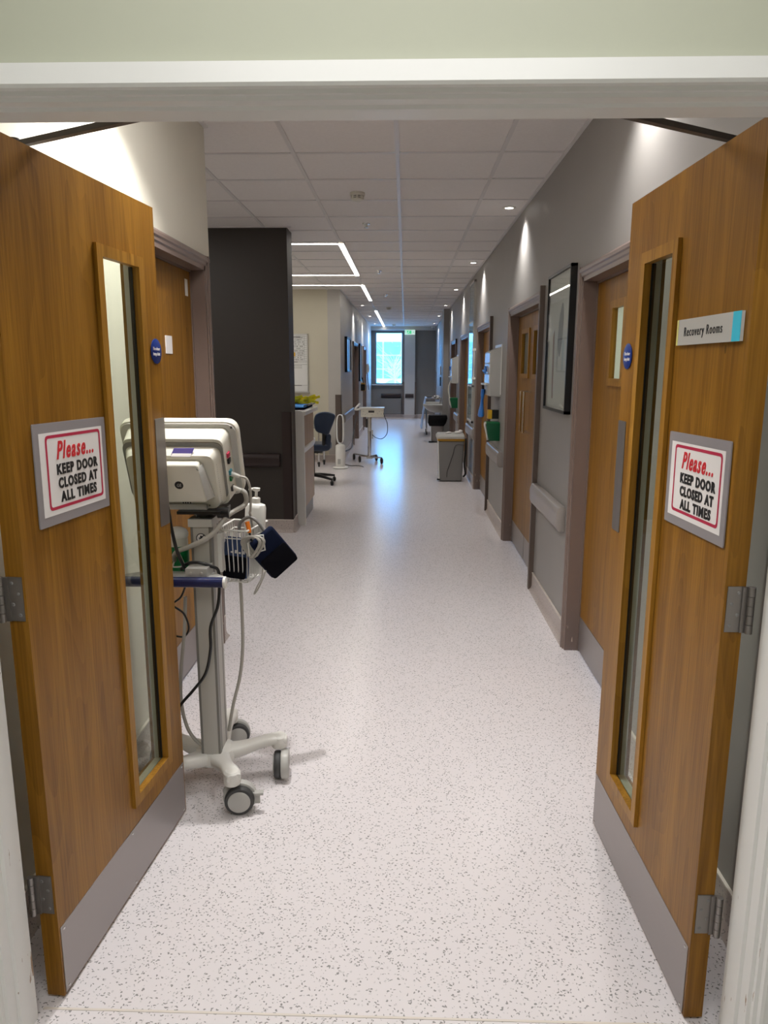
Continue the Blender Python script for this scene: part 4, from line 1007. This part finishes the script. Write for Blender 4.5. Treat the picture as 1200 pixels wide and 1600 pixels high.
for z, hh, m in ((1.02, .2, 'plastic_white'), (.85, .14, 'plastic_white'), (1.50, .5, 'white_board')): part('paper_sheet', MB().box(RX - .0145, RX - .0125, 9.80, 10.30, z, z + hh), m, npn)
hd_ = MB().box(RX - .05, RX, 9.52, 9.56, 1.37, 1.40, .004).box(RX - .05, RX, 9.52, 9.56, 1.73, 1.76, .004).box(RX - .03, RX - .02, 9.53, 9.55, 1.37, 1.76)
solo('leaflet_holder', hd_, 'plastic_white', 'slim white holder on the wall before the tall notice panel', 'holder')

# grey bin
gb = thing('waste_bin', (.625, 9.98, 0), 'grey pedal bin with amber band against the right wall', 'bin')
def ringbox(x0, x1, y0, y1, z, r=.03): return [(p[0], p[1], z) for p in rrect(x0, x1, y0, y1, r, 4)]
part('bin_body', MB().rings([ringbox(.475, .775, 9.82, 10.16, .012), ringbox(.468, .780, 9.81, 10.17, .03), ringbox(.448, .797, 9.79, 10.20, .545)]), 'plastic_mid', gb)
part('amber_band', MB().rings([ringbox(.440, .803, 9.782, 10.206, .553), ringbox(.438, .805, 9.780, 10.208, .585)]), 'amber', gb, label='amber yellow colour band')
part('bin_lid', MB().rings([ringbox(.428, .806, 9.77, 10.215, .585), ringbox(.430, .806, 9.772, 10.212, .612), ringbox(.45, .795, 9.80, 10.19, .640)]), 'plastic_grey', gb)
part('edge_strip', MB().hexa([(.462, 9.812, .03), (.474, 9.808, .03), (.474, 9.83, .03), (.462, 9.83, .03), (.440, 9.79, .55), (.452, 9.786, .55), (.452, 9.82, .55), (.440, 9.82, .55)]), 'plastic_white', gb)
part('pedal', MB().box(.440, .478, 9.80, 9.86, .022, .04, .005), 'black', gb)
part('front_rod', MB().tube([(.797, 9.789, .50), (.70, 9.786, .505), (.665, 9.788, .46), (.65, 9.792, .38), (.60, 9.800, .22), (.575, 9.803, .14), (.57, 9.806, .06)], .005, 6), 'plastic_dark', gb, label='dark bent line down the front')
solo('flex_cable', MB().tube([(.822, 9.9, .58), (.822, 9.9, .40), (.815, 9.92, .22), (.83, 9.92, .10), (.815, 9.95, .06), (.80, 9.95, .055)], .013, 8), 'plastic_dark', 'dark flexible cable behind the grey bin', 'cable')
solo('crumpled_tissue', MB().blob((.72, 10.0, .655), (.05, .04, .016), 9, 6).blob((.76, 10.05, .665), (.03, .03, .02), 7, 5), 'paper', 'crumpled white tissue right on the grey bin lid', 'tissue', 'tissues on the bin')
solo('crumpled_tissue', MB().blob((.60, 9.96, .653), (.04, .03, .014), 9, 6).blob((.565, 9.95, .648), (.025, .03, .010), 7, 5), 'paper', 'flat white tissue in the middle of the grey bin lid', 'tissue', 'tissues on the bin')

# wash basin, pedal bin, draped trolley, wall monitor near the pillar
wb = thing('wash_basin', (.79, 15.95, .56), 'pale rounded wash basin on the side of the pillar', 'basin')
RB_ = []
for z, k in ((.745, 1.0), (.735, 1.02), (.70, .98), (.64, .86), (.59, .66), (.565, .42)):
    RB_.append([(.79 - .40 * k * (math.sin(q) if True else 0) ** .7 if 0 < q < PI else .79, 15.93 + .30 * k * math.cos(q), z) for q in [PI * j / 18 for j in range(19)]])
part('bowl', MB().rings(RB_), 'plastic_grey', wb)
part('tap', MB().tube([(.75, 15.9, .745), (.75, 15.9, .86), (.70, 15.9, .89), (.66, 15.9, .86)], .011, 8), 'chrome', wb)
part('soap_ledge', MB().box(.45, .79, 16.14, 16.24, .75, .78, .01), 'plastic_white', wb)
solo('dispenser_rod', MB().cyl((.70, 16.9, .84), (.70, 16.9, 1.42), .008).box(.66, .74, 16.86, 16.94, .838, .846), 'chrome', 'thin chrome rod standing on the draped trolley', 'rod')
pb = thing('pedal_bin', (.665, 15.2, 0), 'steel pedal bin with a black bag beyond the grey bin', 'bin')
part('bin_body', MB().rings([ringbox(.545, .795, 15.08, 15.33, .02), ringbox(.535, .800, 15.06, 15.35, .37)]), 'steel_v', pb)
part('edge_trim', MB().box(.530, .542, 15.05, 15.075, .03, .40), 'plastic_white', pb)
part('base', MB().box(.535, .80, 15.07, 15.34, 0, .022, .004).box(.49, .60, 15.03, 15.07, .004, .03, .005), 'black', pb)
part('bag', MB().rings([ringbox(.50, .80, 15.03, 15.37, .34, .05), ringbox(.47, .84, 15.01, 15.39, .40, .05), ringbox(.475, .87, 15.0, 15.40, .50, .05), ringbox(.49, .86, 15.02, 15.39, .555, .05)]), 'bag_black', pb, label='black bin bag folded over the rim')
tl = thing('draped_trolley', (.68, 17.3, 0), 'small trolley under a pale blue drape beyond the pillar', 'trolley')
part('trolley_top', MB().box(.47, .86, 16.8, 17.6, .80, .835, .006), 'steel_h', tl)
dm = MB(); n_ = 26
def wav(k): return .012 * math.sin(k * 1.9) + .006 * math.sin(k * 4.3)
dm.rings([[(.465 + (0 if j == 0 else wav(k + j)) - .09 * (j / 4) + (.012 if False else 0), 16.79 + .82 * k / n_, .838 - .70 * j / 4) for j in range(5)] + [(.472 + wav(k + j) * .9 - .09 * (j / 4) + .006, 16.79 + .82 * k / n_, .838 - .70 * j / 4) for j in range(4, -1, -1)] for k in range(n_ + 1)])
dm.box(.465, .60, 16.79, 17.61, .836, .842)
part('drape', dm, 'drape_blue', tl, label='pale blue cloth hanging down the aisle side')
lg_ = [(.50, 16.84), (.50, 17.56), (.83, 16.84), (.83, 17.56)]
for x, y in lg_:
    part('leg', MB().cyl((x, y, .06), (x, y, .80), .012, seg=10), 'chrome', tl)
    part('castor', MB().lathe((x - .012, y, .036), (1, 0, 0), [(.030, 0), (.036, .004), (.036, .020), (.030, .024)], 18).box(x - .014, x + .014, y - .012, y + .012, .05, .075), 'black', tl)
solo('kidney_dish', MB().lathe((.55, 16.95, .842), (0, 0, 1), [(.05, 0), (.085, .03), (.088, .032), (.06, .028)], 20), 'steel_h', 'shiny steel bowl on the draped trolley', 'bowl')
solo('folded_gauze', MB().blob((.72, 17.0, .865), (.07, .06, .032), 12, 7), 'paper', 'white gauze bundle on the draped trolley', 'gauze')
tv = thing('wall_monitor', (.84, 17.4, 1.56), 'black wall screen beyond the pillar', 'screen')
Mt = Matrix.Translation((.845, 17.3, 1.80)) @ Matrix.Rotation(math.radians(-40), 4, 'Z')
part('screen_case', MB().box(-.028, .028, -.36, .36, -.22, .22, .006).xform(Mt.copy() @ Matrix.Rotation(math.radians(40), 4, 'Z')), 'plastic_mid', tv)
part('screen_face', MB().box(-.031, -.028, -.345, .345, -.205, .205).xform(Mt @ Matrix.Rotation(math.radians(40), 4, 'Z')), 'black', tv)
part('wall_bracket', MB().box(.028, .06, -.05, .05, -.05, .05).xform(Mt @ Matrix.Rotation(math.radians(40), 4, 'Z')), 'plastic_dark', tv)
solo('paper_towel_box', MB().box(.80, RX, 17.2, 17.5, 1.36, 1.54, .01), 'plastic_white', 'white towel dispenser under the wall screen', 'dispenser')
solo('soap_box', MB().box(.80, RX, 17.25, 17.4, 1.10, 1.30, .01), 'black', 'black soap dispenser under the white towel dispenser', 'dispenser')

# exit sign
ex = thing('exit_sign', (.125, 22.1, 2.47), 'green illuminated exit sign above the column', 'sign')
part('sign_box', MB().box(-.025, .275, 22.08, 22.15, 2.47, 2.60, .004), 'exit_white', ex)
pg = MB().box(.09, .13, 22.072, 22.078, 2.50, 2.57).box(-.01, .16, 22.074, 22.079, 2.487, 2.583)
part('pictogram_panel', MB().box(-.012, .17, 22.074, 22.079, 2.487, 2.583), 'exit_green', ex)
mn = MB().blob((.10, 22.072, 2.567), (.011, .002, .011), 10, 6).hexa([(.07, 22.071, 2.53), (.09, 22.071, 2.525), (.09, 22.073, 2.525), (.07, 22.073, 2.53), (.085, 22.071, 2.558), (.105, 22.071, 2.552), (.105, 22.073, 2.552), (.085, 22.073, 2.558)])
mn.tube([(.08, 22.072, 2.53), (.06, 22.072, 2.52), (.045, 22.072, 2.497)], .006, 6).tube([(.085, 22.072, 2.528), (.102, 22.072, 2.512), (.095, 22.072, 2.492)], .006, 6).box(.0, .035, 22.071, 22.073, 2.49, 2.575)
part('running_figure', mn, 'exit_white', ex)
part('arrow', MB().prism([(.24, 2.555), (.24, 2.515), (.195, 2.535)], 'y', 22.072, 22.079), 'exit_green', ex)

# ------------------------------------------------------------------ left far wall: pictures, phone
def small_picture(y0, y1, z0, z1, label, band):
    r = thing('wall_picture', (LX, (y0 + y1) / 2, z0), label, 'picture', group='pictures on the far left wall')
    f_ = MB()
    for q in ((y0, y0 + .03, z0, z1), (y1 - .03, y1, z0, z1), (y0, y1, z0, z0 + .03), (y0, y1, z1 - .03, z1)): f_.box(LX, LX + .045, *q)
    part('frame', f_, 'black', r); part('print', MB().box(LX + .005, LX + .030, y0 + .025, y1 - .025, z0 + .025, z1 - .025), 'white_board', r)
    part('print_band', MB().box(LX + .030, LX + .0312, y0 + (y1 - y0) * .45, y0 + (y1 - y0) * .62, z0 + .04, z1 - .04), band, r)
small_picture(12.6, 13.55, 1.44, 2.03, 'framed picture with a teal band above the tower fan', 'art_teal')
small_picture(16.25, 16.9, 1.22, 2.03, 'tall framed picture between the far left doors', 'art_paper')
ph = thing('wall_phone', (LX, 19.2, 1.38), 'white phone on the wall beside the far window', 'phone')
part('handset', MB().tube([(LX + .05, 19.2, 1.39), (LX + .07, 19.2, 1.48), (LX + .05, 19.2, 1.60)], (.035, .03), 10), 'plastic_white', ph)
part('cradle', MB().box(LX, LX + .045, 19.12, 19.28, 1.36, 1.60, .01), 'plastic_grey', ph)
part('cord', MB().tube([(LX + .05, 19.2, 1.38), (LX + .06, 19.2, 1.15), (LX + .08, 19.2, .95)], .01, 6), 'plastic_dark', ph)
lw = thing('hanging_pouch', (LX, 17.3, 1.0), 'yellow and black pouch hanging on the far left wall', 'pouch')
part('pouch', MB().box(LX + .0, LX + .09, 17.2, 17.4, .98, 1.16, .02), 'amber', lw)
part('strap', MB().tube([(LX + .05, 17.3, 1.16), (LX + .03, 17.3, 1.25), (LX + .01, 17.3, 1.32)], .012, 6), 'black', lw)
part('flap', MB().box(LX + .0, LX + .095, 17.13, 17.21, .99, 1.13, .01), 'black', lw)

# whiteboard
wbd = thing('whiteboard', (-2.1, 11.8, 1.13), 'whiteboard with ruled rows and notes behind the desk', 'whiteboard')
part('board', MB().box(-2.7, -1.555, 11.775, 11.8, 1.14, 2.03), 'white_board', wbd)
wf = MB()
for q in ((-2.7, -1.545, 2.02, 2.035), (-1.56, -1.545, 1.13, 2.035), (-2.7, -2.685, 1.13, 2.035)): wf.box(q[0], q[1], 11.765, 11.8, q[2], q[3])
wf.box(-2.7, -1.53, 11.73, 11.8, 1.118, 1.14)
part('board_frame', wf, 'aluminium', wbd)
ln = MB()
for k in range(12): ln.box(-2.68, -1.56, 11.7735, 11.7745, 1.62 + .034 * k, 1.622 + .034 * k)
for z in (1.60, 1.56, 1.235): ln.box(-2.68, -1.56, 11.7735, 11.7745, z, z + .003)
ln.box(-1.60, -1.598, 11.7735, 11.7745, 1.62, 2.0)
part('ruled_lines', ln, 'plastic_dark', wbd)
hw = MB()
for k in range(11):
    z = 1.63 + .034 * k; x = -1.79
    while x < -1.62:
        w_ = random.uniform(.006, .02)
        if random.random() < .72: hw.box(x, x + w_, 11.7725, 11.7735, z + random.uniform(0, .006), z + .014)
        x += w_ + .006
for z, xe in ((1.978, -1.66), (1.595, -1.71), (1.228, -1.65)): hw.box(-2.3, xe, 11.7725, 11.7735, z, z + .013)
for z in (1.535, 1.505): 
    for k in range(7): hw.box(-1.79 + .022 * k, -1.79 + .022 * k + .012, 11.7725, 11.7735, z, z + .010)
part('handwriting', hw, 'plastic_mid', wbd)
part('orange_note', MB().box(-1.84, -1.745, 11.772, 11.7745, 1.69, 1.75), 'sharps_yellow', wbd)

# ------------------------------------------------------------------ reception desk
dk = thing('reception_desk', (-1.4, 7.5, 0), 'reception desk with white top and pale wood front', 'desk')
part('end_panel', MB().prism(rpoly([(-1.9, 0), (-.962, 0), (-.962, 1.115), (-1.9, 1.115)], [0, 0, .05, 0], 6), 'y', 6.945, 6.985), 'plastic_white', dk)
part('hood_top', MB().prism(rpoly([(-1.40, 6.985), (-.952, 6.985), (-.945, 7.95), (-1.05, 8.2), (-1.40, 8.2)], [0, 0, .04, .1, 0]), 'z', 1.065, 1.105, .006), 'plastic_white', dk)
part('upper_front', MB().box(-1.38, -.985, 6.985, 7.86, .755, 1.065), 'desk_wood', dk)
part('work_surface', MB().prism(rpoly([(-1.9, 6.985), (-.965, 6.985), (-.965, 7.7), (-1.0, 8.15), (-1.2, 8.2), (-1.9, 8.2)], [0, 0, .05, .1, .05, 0]), 'z', .705, .755, .006), 'plastic_white', dk)
part('lower_front', MB().box(-1.9, -.985, 6.985, 7.86, .15, .705), 'desk_wood', dk)
part('kick_board', MB().box(-1.9, -1.0, 6.985, 7.84, 0, .15), 'plastic_mid', dk)
tb = thing('desk_tray', (-1.25, 7.75, 1.107), 'bright blue shallow tray on the desk top', 'tray')
part('tray_floor', MB().box(-1.39, -1.00, 7.25, 7.92, 1.106, 1.126), 'tray_blue', tb)
te = MB()
for q in ((-1.39, -1.38, 7.25, 7.92), (-1.01, -1.0, 7.25, 7.92), (-1.39, -1.0, 7.25, 7.26), (-1.39, -1.0, 7.91, 7.92)): te.box(q[0], q[1], q[2], q[3], 1.106, 1.132)
part('tray_rim', te, 'tray_blue', tb)
for k in range(2): solo('pen', MB().tube([(-1.02 + .03 * k, 7.40 + .04 * k, 1.120 + .015), (-.985 + .03 * k, 7.72 + .04 * k, 1.128 + .018)], .007, 8, smooth=False), 'black', ('dark pen lying on the right edge of the blue tray', 'second dark pen beside the blue tray, nearer the aisle')[k], 'pen', 'pens by the tray')
for k, (x, y, w_, lab) in enumerate(((-1.30, 7.98, .18, 'crumpled yellow packet at the left of the pile on the desk'), (-1.17, 8.00, .17, 'crumpled yellow packet in the middle of the pile on the desk'), (-1.04, 8.03, .14, 'crumpled yellow packet at the right of the pile on the desk'))):
    m = MB()
    for q in range(9):
        c_ = Vector((x + random.uniform(-.35, .35) * w_, y + random.uniform(-.06, .06), 1.128 + random.uniform(0, .070)))
        R3 = Matrix.Translation(c_) @ Matrix.Rotation(random.uniform(-.5, .5), 4, 'Y') @ Matrix.Rotation(random.uniform(-.7, .7), 4, 'Z')
        m.merge(MB().box(-.055, .055, -.026, .026, -.012, .014, .005), R3)
    mn_ = min(v.co.z for v in m.bm.verts); m.xform(Matrix.Translation((0, 0, 1.106 - mn_)))
    solo('yellow_packet', m, 'yellow', lab, 'packet', 'yellow packets on the desk')

# task chair
chr_ = thing('task_chair', (-1.20, 9.52, 0), 'navy task chair behind the desk', 'chair')
bp = rpoly([(-1.155, .70), (-.985, .655), (-.885, .92), (-1.0, .965), (-1.15, .945), (-1.185, .83)], [.05, .04, .05, .06, .06, .06])
bm_ = MB().prism([(x, z) for x, z in bp], 'y', 9.40, 9.46, .022, 4)
part('backrest', bm_, 'chair_vinyl', chr_)
part('seat', MB().prism(rrect(-1.45, -.98, 9.40, 9.85, .1, 5), 'z', .45, .54, .025, 3), 'chair_vinyl', chr_)
part('back_post', MB().tube([(-1.06, 9.45, .76), (-1.05, 9.42, .62), (-1.07, 9.44, .47), (-1.15, 9.5, .43)], .022, 10), 'black', chr_)
part('side_wing', MB().prism(rpoly([(-1.04, .44), (-.97, .47), (-.955, .66), (-1.03, .70)], .03), 'y', 9.43, 9.47, .012), 'chair_vinyl', chr_)
part('gas_lift', MB().cyl((-1.22, 9.6, .12), (-1.22, 9.6, .44), .028).box(-1.35, -1.08, 9.5, 9.7, .415, .45, .01), 'black', chr_)
for k in range(5):
    a_ = math.radians(-35 + 72 * k); d_ = Vector((math.cos(a_), math.sin(a_), 0)); c_ = Vector((-1.22, 9.6, 0))
    part('base_arm', MB().sweep([c_ + Vector((0, 0, .12)), c_ + d_ * .17 + Vector((0, 0, .105)), c_ + d_ * .33 + Vector((0, 0, .082))], [(.03, .025), (.024, .02), (.018, .014)], 10), 'black', chr_)
    e_ = c_ + d_ * .33
    part('castor', MB().lathe(tuple(e_ + Vector((-.018, 0, .031))), (1, .3, 0), [(.024, 0), (.031, .006), (.031, .032), (.024, .038)], 16).cyl(e_ + Vector((0, 0, .03)), e_ + Vector((0, 0, .085)), .008, seg=8), 'black', chr_)
es = thing('equipment_stand', (-1.25, 11.35, 0), 'chrome legged stand behind the navy chair', 'stand')
for x, y in ((-1.33, 11.22), (-1.28, 11.5), (-1.5, 11.25), (-1.5, 11.5)):
    part('leg', MB().cyl((x, y, .06), (x, y, .60), .014, seg=10), 'chrome', es)
    part('castor', MB().lathe((x - .014, y, .042), (1, .2, 0), [(.03, 0), (.042, .005), (.042, .022), (.03, .027)], 18).box(x - .02, x + .02, y - .012, y + .012, .04, .075, .004), 'black', es)
part('shelf', MB().box(-1.56, -1.22, 11.16, 11.56, .60, .625, .004), 'steel_h', es)

# bladeless tower fan
fn = thing('tower_fan', (-.985, 11.1, 0), 'white bladeless tower fan beside the navy chair', 'fan')
part('fan_base', MB().lathe((-.985, 11.1, .004), (0, 0, 1), [(.118, 0), (.122, .006), (.115, .016), (.07, .028), (.066, .04)], 36), 'plastic_white', fn)
part('base_foot', MB().lathe((-.985, 11.1, 0), (0, 0, 1), [(.112, 0), (.122, .006)], 36), 'plastic_dark', fn)
part('fan_body', MB().lathe((-.985, 11.1, .04), (0, 0, 1), [(.066, 0), (.074, .006), (.074, .30), (.066, .315), (.02, .34), (.0, .345)], 32), 'plastic_white', fn)
part('intake_grille', MB().box(-1.02, -.975, 11.024, 11.03, .07, .15, .002), 'plastic_grey', fn)
lp_ = [(-.985 + .050 * math.copysign(abs(math.cos(q)) ** .7, math.cos(q)), .60 + .215 * math.copysign(abs(math.sin(q)) ** .55, math.sin(q))) for q in [2 * PI * k / 40 for k in range(40)]]
lm = MB(); ri = []
for k in range(41):
    x, z = lp_[k % 40]; nx, nz = (x + .985) / .05, (z - .60) / .215
    ri.append([(x + nx * u_ * .8, 11.1 + v_, z + nz * u_ * .3) for u_, v_ in ((-.010, -.05), (.012, -.045), (.014, .045), (-.008, .05))])
lm.rings(ri, cap=False)
part('air_loop', lm, 'plastic_white', fn)
solo('fan_cable', MB().tube([(-.92, 11.15, .05), (-.84, 11.3, .012), (-.76, 11.35, .008), (-.68, 11.3, .008), (-.64, 11.2, .008)], .006, 6), 'plastic_dark', 'dark cable lying on the floor by the tower fan', 'cable')
solo('wall_cable', MB().tube([(-.93, 11.5, .22), (-.90, 12.3, .19), (-.96, 13.4, .24), (-.99, 14.4, .40), (-1.0, 15.2, .52)], .010, 6), 'plastic_dark', 'dark cable sagging behind the tower fan along the left wall', 'cable')

# instrument trolley
it = thing('scale_trolley', (-.575, 11.9, 0), 'white instrument box on a chrome pole with black wheels', 'trolley')
part('instrument_case', MB().box(-.712, -.348, 11.80, 12.0, .735, .868, .008), 'plastic_cream', it)
part('case_lid', MB().box(-.735, -.335, 11.78, 12.02, .868, .885, .005), 'plastic_white', it)
part('display', MB().box(-.59, -.495, 11.797, 11.802, .805, .838, .002), 'plastic_dark', it)
bt_ = MB()
for x, z in ((-.68, .82), (-.65, .77), (-.62, .79), (-.45, .79), (-.42, .82), (-.39, .78), (-.375, .83), (-.69, .775), (-.54, .765)): bt_.box(x, x + .018, 11.798, 11.802, z, z + .012)
part('buttons', bt_, 'plastic_grey', it)
part('side_handle', MB().tube([(-.70, 11.88, .86), (-.79, 11.85, .85), (-.80, 11.85, .87), (-.75, 11.86, .925), (-.73, 11.86, .95)], .016, 8), 'plastic_white', it)
part('pole', MB().cyl((-.578, 11.9, .08), (-.578, 11.9, .735), .030, seg=18), 'chrome', it)
part('pole_sleeve', MB().cyl((-.578, 11.9, .5), (-.578, 11.9, .735), .034, seg=18).box(-.545, -.52, 11.88, 11.92, .38, .52, .004), 'aluminium', it)
part('power_brick', MB().box(-.635, -.612, 11.86, 11.92, .56, .70, .004), 'plastic_dark', it)
part('base_hub', MB().box(-.625, -.53, 11.86, 11.94, .055, .09, .006), 'aluminium', it)
for x, y in ((-.735, 11.82), (-.85, 12.15), (-.37, 11.62), (-.47, 12.02)):
    part('base_leg', MB().tube([(-.578, 11.9, .085), ((-.578 + x) / 2, (11.9 + y) / 2, .09), (x, y, .100)], (.014, .010), 8), 'chrome', it)
    part('castor', MB().lathe((x - .018, y, .050), (1, .25, 0), [(.040, 0), (.050, .007), (.050, .030), (.040, .037)], 18).cyl((x, y, .05), (x, y, .105), .009, seg=8), 'black', it)
solo('trolley_cable', MB().tube([(-.35, 11.85, .80), (-.325, 11.84, .73), (-.285, 11.84, .62), (-.29, 11.84, .47), (-.37, 11.84, .385), (-.47, 11.85, .40), (-.53, 11.86, .45)], .006, 6), 'plastic_dark', 'dark cable looping from the instrument box back to its pole', 'cable')
